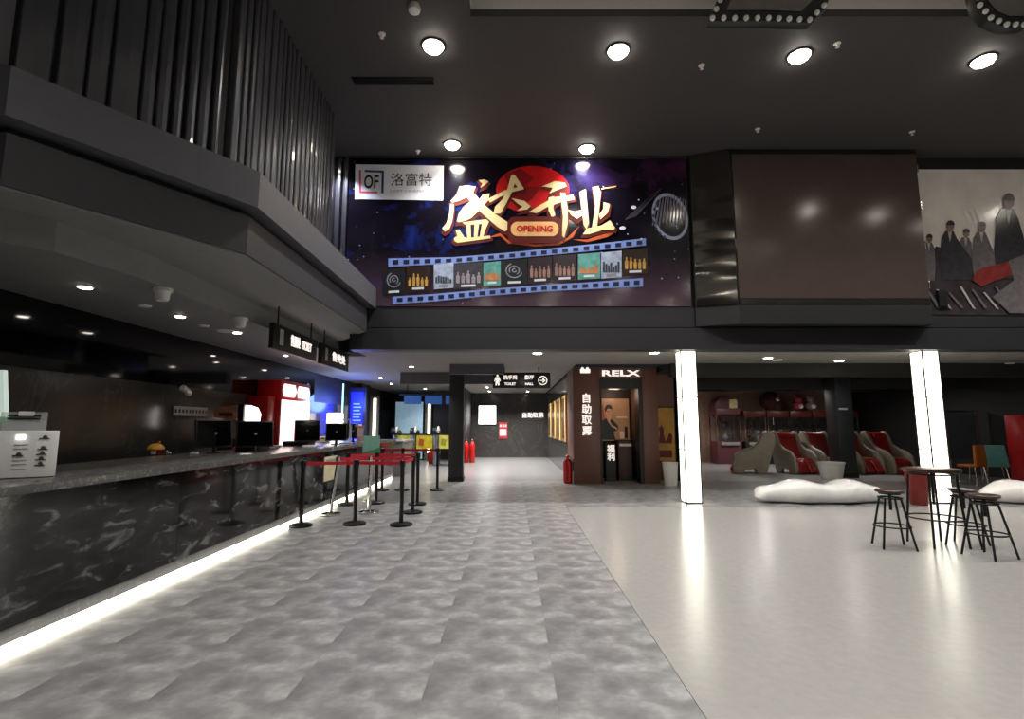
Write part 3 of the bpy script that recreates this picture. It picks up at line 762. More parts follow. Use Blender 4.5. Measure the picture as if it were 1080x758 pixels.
# ---- white counter units with slots
def service_box(cx, cy, lb, rz, card):
    t = thing('ticket_holder_box', lb, 'counter unit', (cx, cy, CT), rz, 'white counter units')
    W_, H_, D_ = .25, .355, .14
    MB().poly_prism([(-W_, -.0), (-W_ * .55, -.035), (W_ * .75, -.05), (W_ * 1.05, -.03), (W_, D_), (-W_, D_)], 'z', .006, H_).build('body', 'white_plastic', t, local=True, bevel=.006)
    MB().box(-W_ * .95, W_ * .95, .0, D_ - .01, 0, .006).build('foot', 'black', t, local=True)
    for i, (x, z) in enumerate([(.18, .30), (.175, .22), (.172, .18), (.17, .14), (.168, .10), (.04, .175)]):
        MB().box(x - .03, x + .03, -.058, -.03, z - .008, z - .001).build('slot', 'black', t, local=True)
        MB().lathe([(.014, -.062), (.018, -.046)], 12, (x + .004, 0, z + .006), axis='y').build('button', 'chrome', t, smooth=True, local=True)
    MB().box(.02, .07, -.056, -.042, .29, .325).build('screen', 'white_glow', t, local=True)
    for z in (.25, .22, .135, .105, .07): MB().box(.01, .09, -.051, -.042, z, z + .004).build('caption', 'grey_plastic', t, local=True)
    if card:
        ch = MB().box(-.10, .17, .10, .112, H_ - .02, H_ + .145).build('card_holder', glass('acrylic', '#cfd2d0', .05, .35), t, local=True)
        MB().box(-.09, .16, .114, .118, H_ - .02, H_ + .075).build('card', 'grey_plastic', ch, local=True)
        for z in (.085, .11): MB().box(-.06, .13, .092, .098, H_ + z, H_ + z + .015).build('card_stripe', 'print_black', ch, local=True)
        MB().box(0, .09, .085, .099, H_ + .115, H_ + .15).build('card_clip', 'sensor_white', ch, local=True)
    return t
p = onz(30, 503, CT)
service_box(-3.78, 4.0, 'white slotted counter unit with acrylic card holder', R(36), True)
service_box(-4.21, 3.68, 'white slotted counter unit cut by the left edge', R(36), False)
lt = thing('desk_sign', 'tall white and green sign panel at the left edge', 'sign', (-4.2, 4.3, CT))
MB().box(-4.28, -4.13, 4.29, 4.31, .0 + CT, CT + .42).build('stand', mat('grey_stand', '#5d5c5a', .4), lt)
MB().poly_prism([(-4.6, CT + .46), (-4.14, CT + .46), (-4.2, CT + .85), (-4.6, CT + .85)], 'y', 4.28, 4.32).build('panel', mat('lit_white', '#e0e8e2', .3, emit='#e8fff0', es=.4), lt)
MB().box(-4.6, -4.13, 4.275, 4.325, CT + .42, CT + .465).build('green_edge', mat('green', '#1e9a5c', .3, emit='#1e9a5c', es=.3), lt)
# toy with a yellow dome
p = onz(164, 479, CT)
ty = thing('toy_house', 'small toy with orange dome roof on the counter', 'toy', (p.x, p.y, CT))
MB().lathe([(.05, 0), (.07, .01), (.075, .05), (.06, .065)], 16, p).build('base', 'red_gloss', ty, smooth=True)
MB().lathe([(.10, .06), (.105, .075), (.09, .11), (.055, .14), (.012, .15)], 18, p).build('dome', mat('amber', '#d89a2e', .4), ty, smooth=True)
MB().tube([p + Vector((.03, 0, .14)), p + Vector((.05, 0, .175))], .012, 8).build('knob', 'amber', ty)
MB().box(p.x - .01, p.x + .045, p.y - .085, p.y - .06, CT + .005, CT + .05).build('door', 'white_plastic', ty)
p = onz(176, 479, CT)
b_ = thing('service_bell', 'small chrome bell beside the toy', 'bell', p)
MB().lathe([(.05, 0), (.052, .008), (.03, .012)], 18, p).build('base', 'black', b_, smooth=True)
MB().lathe([(.046, .012), (.042, .03), (.02, .045), (.006, .056)], 18, p).build('dome', 'chrome', b_, smooth=True)
# monitors
def monitor(cx, cy, w_, h_, rz, lb, z0=CT, dock=True):
    t = thing('pos_monitor', lb, 'monitor', (cx, cy, z0), rz, 'black till monitors')
    MB().lathe([(.10, 0), (.10, .012), (.03, .02), (.025, .10)], 20).build('stand', 'black', t, local=True, smooth=True)
    MB().box(-w_ / 2, w_ / 2, -.02, .02, .08, .08 + h_).xf(Matrix.Rotation(R(-8), 4, 'X')).build('casing', 'black', t, local=True, bevel=.008)
    MB().box(-w_ / 2 + .02, w_ / 2 - .02, -.024, -.019, .10, .06 + h_).xf(Matrix.Rotation(R(-8), 4, 'X')).build('display', 'gloss_black', t, local=True)
    MB().ball((0, -.005, .1 + h_ * .5 - .02), .02, 8).build('badge', 'grey_plastic', t, local=True, smooth=True)
    return t
def cpt(u, v, z=CT):
    p = onz(u, v, z)
    if p.x < -4.42: r = ray(u, v); t = -4.4 / r.x; p = Vector((-4.4, r.y * t, z))
    return p
p = cpt(205, 476); monitor(-4.25, 7.55, .52, .40, R(60), 'black till monitor seen from behind, left of its pair')
p = cpt(236, 476); monitor(-3.75, 7.7, .50, .38, R(35), 'black till monitor with a bright spot, right of its pair')
bx = thing('till_base', 'black till base unit beneath the twin monitors', 'till', (-4.0, 8.15, CT))
MB().box(-4.18, -3.82, 7.98, 8.35, CT, CT + .11).build('body', 'black', bx, bevel=.01)
MB().box(-4.15, -3.85, 7.97, 7.98, CT + .02, CT + .08).build('drawer', 'black_metal', bx)
# popcorn warmer with poster header
pw = thing('popcorn_warmer', 'popcorn warmer with peach poster header and glowing lamp', 'food warmer', (-5.15, 10.1, 0))
MB().box(-5.5, -4.85, 9.6, 9.95, 0, 1.0).build('cabinet', 'black', pw, bevel=.01)
MB().box(-5.45, -4.9, 9.62, 9.93, 1.0, 1.25).build('bin', 'steel', pw)
MB().box(-5.4, -5.02, 9.62, 9.64, 1.25, 1.62).build('glass_panel', glass('warm_glass', '#d8d0c8', .05, .25), pw)
MB().poly_prism([(-5.45, 1.64), (-5.04, 1.58), (-5.04, 1.86), (-5.45, 1.80)], 'y', 9.58, 9.9).build('header', mat('peach_poster', '#c98a6a', .4, var=.4, nscale=6), pw)
MB().box(-5.35, -5.1, 9.572, 9.58, 1.66, 1.72).build('header_stripe', 'print_dred', pw)
MB().box(-5.02, -4.92, 9.6, 9.9, 1.25, 1.88).build('side_post', 'black', pw)
MB().poly_prism([(-4.92, 1.45), (-4.92, 1.86), (-4.80, 1.82), (-4.74, 1.7), (-4.76, 1.5), (-4.82, 1.45)], 'y', 9.66, 9.9).build('lamp_panel', 'cool_glow', pw)
# film strip shaped wall sign
a = onx(183, 438, XL + .02); b = onx(219, 431, XL + .02)
ws = thing('wall_strip_sign', 'white perforated strip sign on the dark marble wall', 'sign', (XL + .02, (a.y + b.y) / 2, a.z))
MB().box(XL, XL + .02, a.y, b.y, a.z, a.z + .16).build('strip', mat('strip_white', '#b9b7b2', .4), ws)
for k in range(10):
    y = a.y + (b.y - a.y) * (k + .3) / 10; MB().box(XL + .015, XL + .026, y, y + (b.y - a.y) * .045, a.z + .05, a.z + .11).build('hole', 'black', ws)
# wall camera
a = onx(196, 412, XL + .3)
wc = thing('wall_camera', 'white security camera on a dark bracket over the marble wall', 'camera', a)
MB().tube([(XL, a.y, a.z + .12), (XL + .12, a.y, a.z + .14), (XL + .2, a.y, a.z + .05)], .02, 8).build('bracket', 'black_metal', wc)
MB().lathe([(.05, -.12), (.055, -.1), (.055, .12), (.04, .14)], 14).xf(Matrix.Translation(a) @ Matrix.Rotation(R(25), 4, 'Y') @ Matrix.Rotation(R(70), 4, 'X')).build('housing', 'white_plastic', wc, smooth=True)
# ---- red drinks coolers
cl = thing('drinks_cooler', 'red drinks cooler with two glowing glass doors', 'cooler', (-5.4, 12.4, 0))
MB().box(-5.68, -5.22, 11.2, 11.58, 0, 2.12).build('side_cabinet', 'red_gloss', cl, bevel=.02)
MB().box(-5.68, -5.14, 11.6, 13.3, 0, 2.5).build('cabinet', 'red_gloss', cl, bevel=.02)
mat('fizz_white', '#ffffff', .3, emit='#ffece6', es=2.0)
for i, (y0, y1) in enumerate([(11.66, 12.4), (12.47, 13.22)]):
    d_ = MB().box(-5.15, -5.11, y0, y1, .5, 2.06).build('door', 'fizz_white', cl)
    MB().tube([(-5.09, y1 - .06 if i == 0 else y0 + .06, .9), (-5.09, y1 - .06 if i == 0 else y0 + .06, 1.6)], .018, 8).build('handle', 'red_gloss', d_)
    MB().poly_prism([(y0 + .1, 2.14), (y1 - .1, 2.14), (y1 - .02, 2.28), (y1 - .1, 2.42), (y0 + .1, 2.42), (y0 + .02, 2.28)], 'x', -5.15, -5.115).build('header_light', 'fizz_white', cl)
MB().poly_prism([(-5.52, .9), (-5.34, 1.0), (-5.38, 1.35), (-5.30, 1.5), (-5.36, 1.72), (-5.44, 1.72), (-5.5, 1.5), (-5.44, 1.35), (-5.56, 1.0)], 'y', 11.185, 11.2).build('bottle_print', mat('brown_print', '#6d3a1e', .4), cl)
lamp('POINT', 'cooler_light', (-4.8, 12.4, 1.6), 12, (1, .75, .7), cl, .3)
# ---- far till group
def card_reader(u, v, lb):
    p = cpt(u, v); t = thing('card_reader', lb, 'card reader', p)
    MB().poly_prism([(-.13, 0), (.13, 0), (.15, .05), (.08, .13), (-.06, .14), (-.14, .08)], 'y', -.08, .08).xf(Matrix.Translation(p)).build('body', 'white_plastic', t, bevel=.015)
    MB().box(p.x - .03, p.x + .05, p.y - .085, p.y - .078, CT + .075, CT + .10).build('slot', 'black', t)
card_reader(341, 466, 'rounded white card reader near the far tills')
p = cpt(308, 467); monitor(-4.15, 10.68, .48, .42, R(30), 'tall black till monitor before the red cooler')
monitor(-3.6, 10.8, .42, .36, R(20), 'angled black till monitor right of the cooler door')
bx = thing('till_base', 'flat black till base before the red cooler', 'till', (-4.15, 10.3, CT))
MB().box(-4.4, -3.9, 10.1, 10.45, CT, CT + .09).build('body', 'black', bx, bevel=.01)
MB().box(-4.38, -3.92, 10.09, 10.1, CT + .02, CT + .07).build('drawer', 'black_metal', bx)
monitor(-3.8, 12.6, .45, .36, R(25), 'black till monitor farthest along the counter')
ps = thing('price_card', 'small pink and white upright card at the far till', 'card', (-3.6, 12.5, CT))
MB().box(-3.68, -3.52, 12.49, 12.51, CT + .03, CT + .38).build('card', mat('pink_card', '#e0a0a8', .4), ps)
MB().box(-3.66, -3.54, 12.482, 12.49, CT + .12, CT + .32).build('print', 'print_white', ps)
MB().box(-3.69, -3.51, 12.44, 12.56, CT, CT + .03).build('foot', 'white_plastic', ps)
# acrylic menu stand
am = thing('acrylic_stand', 'clear acrylic stand beside the black monitors', 'stand', (-3.55, 11.3, CT))
MB().box(-3.66, -3.44, 11.2, 11.4, CT, CT + .03).build('foot', 'white_plastic', am)
MB().box(-3.475, -3.465, 11.22, 11.38, CT + .03, CT + .5).build('post', glass('acrylic2', '#e8f0ff', .05, .4), am)
MB().box(-3.75, -3.44, 11.21, 11.39, CT + .5, CT + .53).build('shelf', 'acrylic2', am)
# loose papers and small items along the counter
def paper(u, v, m, w_, d_, h_, lb, rz=0):
    p = cpt(u, v); o = MB().box(-w_, w_, -d_, d_, 0, h_).xf(Matrix.Translation(p) @ Matrix.Rotation(rz, 4, 'Z')).build('leaflet_pile', m, bevel=.003)
    tag(o, lb, 'leaflets', 'paper piles on the counter')
paper(256, 472, mat('pinkred', '#b8404f', .5), .12, .16, .05, 'red and pink leaflet pile before the warmer', .3)
paper(281, 473, mat('paleprint', '#8d8480', .5, var=.4, nscale=30), .16, .12, .025, 'pale leaflet pile in front of the red one', -.2)
paper(285, 467, 'paleprint', .14, .2, .03, 'flat pale leaflets before the cooler', .1)
paper(326, 471, 'white_plastic', .12, .05, .03, 'white curled paper by the black monitors', .5)
p = cpt(205, 479); 
tag(MB().box(p.x - .05, p.x + .05, p.y - .03, p.y + .03, CT, CT + .035).build('receipt_roll', 'white_plastic', bevel=.01), 'small white receipt block before the monitors', 'receipt roll')
# blue light panel and white lamp beyond the tills
bl = thing('blue_light_panel', 'tall blue glowing menu panel past the tills', 'light panel', (-5.0, 17.6, 0))
MB().box(-5.5, -4.9, 17.55, 17.65, 0, 2.75).build('panel', mat('navy_panel', '#0a0d3a', .4), bl)
MB().box(-5.4, -5.0, 17.53, 17.55, .9, 2.6).build('face', 'blue_glow', bl)
for k in range(9): MB().box(-5.32, -5.1 + .05 * (k % 2), 17.52, 17.53, 1.3 + k * .11, 1.34 + k * .11).build('text_line', mat('blue_text', '#5a7aff', emit='#5a7aff', es=2.0), bl)
lamp('POINT', 'blue_spill', (-5.0, 17.1, 2.2), 60, (.15, .25, 1), bl, .3)
wl = thing('glowing_cabinet', 'glowing white cabinet between cooler and blue panel', 'light box', (-5.4, 15.6, 0))
MB().box(-5.68, -5.1, 15.3, 16.0, 0, 1.2).build('cabinet', 'wall_dark', wl)
MB().box(-5.45, -5.1, 15.4, 15.9, 1.2, 1.85).build('lamp_body', 'cool_glow', wl, bevel=.03)
MB().tube([(-5.15, 15.9, 1.85), (-5.15, 15.9, 2.75)], .02, 8).build('tube_light', mat('blue_tube', '#8fc8ff', emit='#6fb8ff', es=5), wl)
lamp('POINT', 'tube_spill', (-5.0, 15.5, 2.3), 25, (.45, .65, 1), wl, .2)
# ---- hanging signs above the counter
def hang_sign(y0, y1, z0, z1, body, lb):
    x = -3.50; t = thing('hanging_sign', lb, 'sign', (x, (y0 + y1) / 2, z1), 0, 'black hanging signs over the counter')
    MB().box(x - .07, x, y0, y1, z0, z1).build('panel', 'black', t, bevel=.006)
    for y in (y0 + .2, y1 - .2): MB().tube([(x - .035, y, z1), (x - .035, y, 3.28)], .012, 6).build('rod', 'black_metal', t)
    cy = y0 + (y1 - y0) * .60
    text(body, .19, 'sign_glow', t, (x + .006, cy, (z0 + z1) / 2 + .02), rot=(R(90), 0, R(90)), bold=.004, width=(y1 - y0) * .5)
    MB().box(x - .005, x + .004, y0 + (y1 - y0) * .12, y0 + (y1 - y0) * .2, z0 + .08, z1 - .06).build('icon', 'grey_plastic', t)
hang_sign(7.55, 9.25, 2.62, 3.0, '售票处  TICKET', 'black hanging ticket sign nearer along the counter')
hang_sign(9.5, 11.1, 2.62, 3.0, '售卖处', 'black hanging sign farther along the counter')
# ---- downlights and fittings under the counter soffit
def downlight(p, lb, watts=DOWN_W, group='small recessed downlights', r=.075, spot=110):
    t = thing('downlight', lb, 'downlight', p, 0, group)
    MB().lathe([(r, -.012), (r * 1.15, -.0005)], 20, p).build('trim_ring', 'sensor_white', t, smooth=True)
    MB().lathe([(r * .8, -.02), (r * .85, -.012)], 20, p).build('lens', 'down_glow', t, smooth=True)
    if watts: lamp('SPOT', 'beam', (p[0], p[1], p[2] - .04), watts, (1, .97, .93), t, .06, spot, .8)
for (u, v), lb in zip([(90, 302), (190, 333), (250, 350)], ['nearest bright downlight under the counter soffit', 'middle bright downlight under the counter soffit', 'farthest bright downlight under the counter soffit']):
    downlight(onz(u, v, LZ), lb, 9)
for (u, v), lb in zip([(172, 304), (254, 335)], ['nearer white sensor box under the counter soffit', 'farther white sensor box under the counter soffit']):
    p = onz(u, v, LZ); t = thing('ceiling_sensor', lb, 'sensor', p, 0, 'white sensor boxes')
    MB().lathe([(.055, -.14), (.07, -.11), (.075, -.04)], 14, p).build('body', 'sensor_white', t, smooth=True)
    MB().lathe([(.095, -.04), (.095, 0)], 14, p).build('collar', 'sensor_white', t, smooth=True)
for (u, v), lb in zip([(153, 322), (215, 343), (238, 348.5)], ['small flat ceiling disc between the near downlights', 'small ceiling disc before the middle sensor', 'wide flat ceiling disc beside the far downlight']):
    p = onz(u, v, LZ); tag(MB().lathe([(.06 + .06 * (u == 238), -.02), (.075 + .07 * (u == 238), 0)], 18, p).build('ceiling_disc', 'sensor_white', smooth=True), lb, 'ceiling fitting', 'flat ceiling discs')
p = onz(10, 245, 3.28); t = thing('ceiling_sensor', 'white sensor box at the left picture edge', 'sensor', p, 0, 'white sensor boxes')
MB().lathe([(.055, -.12), (.07, -.10), (.075, -.04)], 14, p).build('body', 'sensor_white', t, smooth=True)
MB().lathe([(.095, -.04), (.095, 0)], 14, p).build('collar', 'sensor_white', t, smooth=True)
for k, (x, y) in enumerate([(-4.9, 11.2), (-4.3, 12.4)]):
    downlight(Vector((x, y, LZ)), ['small downlight over the staff aisle by the warmer', 'small downlight before the red cooler'][k], 5, r=.05)
# ================================================================== STANCHIONS
def stanchion(x, y, m, belt_to, lb, lean=0, h=.97):
    t = thing('belt_stanchion', lb, 'stanchion', (x, y, 0), 0, 'queue stanchions by the counter')
    P = Vector((x, y, 0))
    MB().lathe([(.165, 0), (.17, .008), (.168, .03), (.12, .045), (.04, .055)], 26, P).build('base', m, t, smooth=True)
    MB().tube([P + Vector((0, 0, .05)), P + Vector((lean, 0, h - .09))], .032, 14).build('post', m, t, smooth=True)
    MB().lathe([(.038, h - .1), (.042, h - .09), (.042, h - .01), (.03, h)], 16, P + Vector((lean, 0, 0))).build('belt_head', m, t, smooth=True)
    for (x2, y2, l2) in belt_to:
        a = Vector((x + lean, y, h - .05)); b = Vector((x2 + l2, y2, h - .05)); d = (b - a).normalized()
        a = a + d * .04; b = b - d * .04; nn = Vector((-d.y, d.x, 0)) * .003
        mb = MB(); mb.loft([[a + nn + Vector((0, 0, .025)), a - nn + Vector((0, 0, .025)), a - nn - Vector((0, 0, .025)), a + nn - Vector((0, 0, .025))],
                            [b + nn + Vector((0, 0, .025)), b - nn + Vector((0, 0, .025)), b - nn - Vector((0, 0, .025)), b + nn - Vector((0, 0, .025))]])
        mb.build('belt', 'belt_red', t)
g_ = lambda u, v: (lambda p: (p.x, p.y))(onz(u, v))
N = {1: g_(300, 553), 2: g_(374, 553), 3: g_(423, 554), 4: g_(435, 541), 5: g_(389, 541), 6: g_(397, 531), 7: g_(440, 532), 8: g_(347, 531), 9: g_(326, 540), 10: g_(424, 517), 11: g_(461, 517), 12: g_(396, 517)}
N[1] = (-3.15, 8.02); N[9] = (-3.05, 9.0); N[8] = (-3.12, 10.1); N[12] = (-3.0, 12.3); N[6] = (-2.62, 10.3)
bt = lambda i, l=0: (N[i][0], N[i][1], l)
stanchion(*N[1], 'black_metal', [bt(2)], 'black stanchion nearest the counter in the front row')
stanchion(*N[2], 'black_metal', [bt(3)], 'black stanchion in the middle of the front row')
stanchion(*N[3], 'black_metal', [bt(4)], 'black stanchion at the right end of the front row')
stanchion(*N[4], 'black_metal', [], 'black stanchion just behind the front right one')
stanchion(*N[5], 'chrome', [bt(4)], 'chrome stanchion in the middle of the queue')
stanchion(*N[9], 'chrome', [bt(5)], 'tilted chrome stanchion close to the counter', lean=.1)
stanchion(*N[8], 'black_metal', [bt(6)], 'black stanchion behind the tilted chrome one')
stanchion(*N[6], 'black_metal', [bt(7)], 'black stanchion behind the upright chrome one')
stanchion(*N[7], 'black_metal', [], 'black stanchion right of the queue, third row')
stanchion(*N[12], 'black_metal', [bt(10)], 'farthest left black stanchion before the gates')
stanchion(*N[10], 'black_metal', [bt(11)], 'middle black stanchion before the gates')
stanchion(*N[11], 'black_metal', [], 'lone black stanchion left of the dark pillar')
# green notice on a chrome easel beside the counter
ns = thing('notice_stand', 'pale green notice on a stand at the counter', 'notice stand', (-2.85, 10.7, 0))
MB().lathe([(.14, 0), (.14, .02), (.03, .03)], 20, (-2.85, 10.7, 0)).build('base', 'chrome', ns, smooth=True)
MB().tube([(-2.85, 10.7, .03), (-2.85, 10.7, .95)], .015, 8).build('pole', 'chrome', ns)
MB().box(-3.02, -2.68, 10.68, 10.70, .92, 1.28).build('notice', mat('mint', '#8fc4ae', .35), ns)
MB().poly_prism([(-3.02, .95), (-2.9, .98), (-2.75, 1.02), (-2.68, 1.05), (-2.68, .93), (-3.02, .93)], 'y', 10.672, 10.68).build('print', mat('leaf', '#3f8f62', .4), ns)
a4 = thing('paper_notice', 'cream paper notice fixed low on the counter front', 'notice', (-3.31, 9.7, .55))
MB().box(-3.328, -3.32, 9.4, 10.05, .5, .93).build('sheet', mat('cream', '#d8cda8', .5), a4)
MB().box(-3.322, -3.318, 9.45, 10.0, .83, .88).build('heading', 'grey_plastic', a4)
# ================================================================== LIGHT COLUMNS
def light_column(x0, x1, y0, lb):
    y1 = y0 + (x1 - x0); z1 = 2.962
    t = thing('light_column', lb, 'light column', ((x0 + x1) / 2, (y0 + y1) / 2, 0), 0, 'glowing square columns')
    MB().box(x0 + .012, x1 - .012, y0 + .012, y1 - .012, 0, z1).build('core', 'black_metal', t)
    zs = [.0, 1.02, 2.04, z1]
    for k in range(3):
        a, b = zs[k] + (.012 if k else .03), zs[k + 1] - .008
        MB().box(x0 + .012, x1 - .012, y0, y0 + .011, a, b).build('front_panel', 'column_glow', t)
        MB().box(x0 + .012, x1 - .012, y1 - .011, y1, a, b).build('rear_panel', 'column_glow', t)
        MB().box(x0, x0 + .011, y0 + .012, y1 - .012, a, b).build('left_panel', 'column_glow', t)
        MB().box(x1 - .011, x1, y0 + .012, y1 - .012, a, b).build('right_panel', 'column_glow', t)
    for x, y in ((x0, y0), (x1, y0), (x0, y1), (x1, y1)):
        MB().box(x - .01, x + .01, y - .01, y + .01, 0, z1).build('corner_edge', 'black_metal', t)
light_column(3.35, 3.65, 10.27, 'glowing white square column beside the kiosk entrance')
light_column(8.15, 8.47, 10.27, 'glowing white square column behind the bar table')
# dark pillars
def pillar(x0, x1, y0, y1, lb, m='wall_dark'):
    t = thing('pillar', lb, 'pillar', ((x0 + x1) / 2, (y0 + y1) / 2, 0), 0, 'dark square pillars')
    zt = LZ if x0 < 2 else 2.89
    MB().box(x0, x1, y0, y1, .12, zt).build('shaft', m, t, bevel=.006)
    MB().box(x0 - .02, x1 + .02, y0 - .02, y1 + .02, 0, .12).build('base', 'black', t, bevel=.004)
    return t
pillar(-1.70, -1.32, 14.2, 14.6, 'slim black pillar at the corridor entrance')
pr_ = pillar(9.40, 9.86, 15.15, 15.7, 'thick dark pillar among the massage chairs', mat('pillar_grey', '#26282b', .4))
MB().box(9.45, 9.7, 15.135, 15.15, 1.93, 1.99).build('plate', 'grey_plastic', pr_)
# ================================================================== LOW CEILING LIGHTS
for (u, v), lb in zip([(567, 372), (690, 371.5), (810, 377), (885, 380)], ['bright downlight in the low ceiling before the corridor', 'bright downlight over the kiosk doorway', 'bright downlight above the left massage chairs', 'bright downlight beside the thick dark pillar']):
    p = onz(u, v, LZ); p.y = max(p.y, 10.7); downlight(p, lb, 34, r=.11)
for (u, v), lb in zip([(820, 379.5), (1064, 383), (1056, 386)], ['flat white ceiling disc beside the arcade downlight', 'small white ceiling disc at far right', 'wide white ceiling plate at far right']):
    p = onz(u, v, LZ); tag(MB().lathe([(.1, -.02), (.12, 0)], 18, p).build('ceiling_disc', 'sensor_white', smooth=True), lb, 'ceiling fitting', 'flat ceiling discs')
k = 0
for y in (15.8, 18.3, 20.8, 23.3):
    for x in (-1.0, .7):
        k += 1
        downlight(Vector((x, y, LZ)), ('left ' if x < 0 else 'right ') + ['corridor downlight nearest the entrance', 'corridor downlight second from the entrance', 'corridor downlight third from the entrance', 'corridor downlight farthest from the entrance'][(k - 1) // 2], CORR_W, 'corridor downlights', .07, 130)
k = 0
for x, y in ((-4.6, 14.2), (-2.6, 13.4), (-4.2, 16.6), (-2.9, 16.4), (-4.4, 19.0), (-2.9, 19.2), (-3.6, 21.6)):
    k += 1
    downlight(Vector((x, y, LZ)), ['downlight above the counter end', 'downlight above the far stanchions', 'downlight above the side counter', 'downlight right of the side counter', 'downlight left above the gates', 'downlight right above the gates', 'downlight behind the gates'][k - 1], 170, 'gate area downlights', .06, 130)
for x, y, w_, lb in ((6.5, 14.6, 40, 'warm downlight left of the massage chairs'), (9.0, 14.3, 40, 'warm downlight before the planter tub'), (12.2, 14.6, 20, 'warm downlight over the coloured seats'), (8.6, 18.2, 150, 'warm downlight before the pink prize machine'), (11.4, 18.2, 150, 'warm downlight before the red prize machines'), (6.2, 19.8, 90, 'warm downlight in the left arcade corner')):
    downlight(Vector((x, y, 2.9)), lb, w_, 'dim arcade downlights', .05, 178)
# ================================================================== CORRIDOR
lbx = thing('wall_light_box', 'blank glowing white light box on the corridor end wall', 'light box', (-1.15, YB, 1.6))
MB().box(-1.59, -.74, YB - .06, YB, 1.52, 2.42).build('frame', 'black_metal', lbx)
MB().box(-1.57, -.76, YB - .07, YB - .05, 1.54, 2.40).build('face', 'white_glow', lbx)
rs = thing('red_notice', 'small red notice sign beside the white light box', 'sign', (-.35, YB, .9))
MB().box(-.62, -.22, YB - .03, YB, .86, 1.62).build('board', mat('notice_red', '#a83038', .4), rs)
MB().box(-.58, -.26, YB - .036, YB - .028, 1.0, 1.3).build('text_block', mat('notice_pale', '#e8c8c8', .4), rs)
for k in range(3): MB().box(-.58 + .12 * k, -.49 + .12 * k, YB - .036, YB - .028, 1.40, 1.52).build('character', 'notice_pale', rs)
ws2 = thing('wall_lettering', 'small glowing four-character lettering on the corridor end wall', 'sign', (.97, YB, 1.8))
MB().box(.45, 1.5, YB - .02, YB, 1.80, 2.12).build('backing', mat('letter_back', '#4a4846', .4), ws2)
for k, ch in enumerate('自助取票'):
    text(ch, .26, 'sign_glow', ws2, (.59 + .26 * k, YB - .028, 1.96), bold=.003, name='character')
# gold frames on the right corridor wall
for k, (y0, y1) in enumerate([(15.25, 16.3), (16.9, 18.2), (18.9, 20.2), (20.9, 22.3)]):
    t = thing('poster_frame', ['nearest', 'second nearest', 'third nearest', 'farthest'][k] + ' gold-edged poster frame on the corridor wall', 'poster', (1.62, (y0 + y1) / 2, 1.0), 0, 'framed posters along the corridor')
    MB().box(1.55, 1.64, y0, y1, 1.0, 2.38).build('frame', 'gold', t, bevel=.01)
    MB().box(1.535, 1.552, y0 + .12, y1 - .12, 1.1, 2.28).build('poster', mat('poster_%d' % k, ['#3a2a1c', '#5a4630', '#2e2420', '#463426'][k], .2, var=.5, nscale=4, emit='#c8883a', es=.12), t)
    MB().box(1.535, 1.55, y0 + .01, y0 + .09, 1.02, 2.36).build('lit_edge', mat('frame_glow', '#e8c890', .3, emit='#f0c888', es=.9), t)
# red extinguisher cabinet
fe = thing('fire_extinguisher', 'red fire extinguisher standing at the kiosk corner', 'extinguisher', (1.46, 13.9, 0))
MB().lathe([(.10, 0), (.12, .02), (.12, .52), (.08, .6), (.035, .62)], 18, (1.46, 13.9, 0)).build('cylinder', 'red_gloss', fe, smooth=True)
MB().lathe([(.035, .62), (.035, .68), (.06, .70), (.03, .72)], 12, (1.46, 13.9, 0)).build('valve', 'red_gloss', fe, smooth=True)
MB().tube([(1.50, 13.86, .68), (1.58, 13.82, .6), (1.585, 13.8, .3)], .012, 8).build('hose', 'black', fe)
# hanging direction sign
ds = thing('direction_sign', 'black hanging direction sign with circled arrow', 'sign', (.26, 13.6, 2.9), 0)
MB().box(-.50, 1.0, 13.55, 13.65, 2.45, 2.86).build('panel', 'black', ds, bevel=.006)
for x in (-.2, .7): MB().tube([(x, 13.6, 2.86), (x, 13.6, LZ)], .012, 6).build('rod', 'black_metal', ds)
text('洗手间', .12, 'sign_glow', ds, (-.05, 13.545, 2.73), bold=.003)
text('TOILET', .09, 'sign_glow', ds, (-.05, 13.545, 2.56), bold=.002)
text('影厅', .12, 'sign_glow', ds, (.45, 13.545, 2.73), bold=.003)
text('HALL', .09, 'sign_glow', ds, (.45, 13.545, 2.56), bold=.002)
MB().torus(.11, .011, (.80, 13.545, 2.65), 28, 6, 'y').build('arrow_ring', 'sign_glow', ds)
MB().poly_prism([(.73, 2.64), (.82, 2.64), (.79, 2.605), (.81, 2.59), (.875, 2.65), (.81, 2.71), (.79, 2.695), (.82, 2.66), (.73, 2.66)], 'y', 13.54, 13.55).build('arrow', 'sign_glow', ds)
def wc(x):
    i = MB().poly_prism([(x - .05, 2.52), (x - .02, 2.52), (x, 2.60), (x + .02, 2.52), (x + .05, 2.52), (x + .04, 2.70), (x + .07, 2.62), (x + .085, 2.63), (x + .05, 2.735), (x - .05, 2.735), (x - .085, 2.63), (x - .07, 2.62), (x - .04, 2.70)], 'y', 13.54, 13.55).build('icon', 'sign_glow', ds)
    MB().lathe([(.025, 13.54), (.025, 13.55)], 12, (x, 0, 2.775), 'y').build('icon_head', 'sign_glow', ds)
wc(-.38)
lamp('POINT', 'sign_spill', (.3, 13.2, 2.6), 1.0, (1, 1, 1), ds, .1)
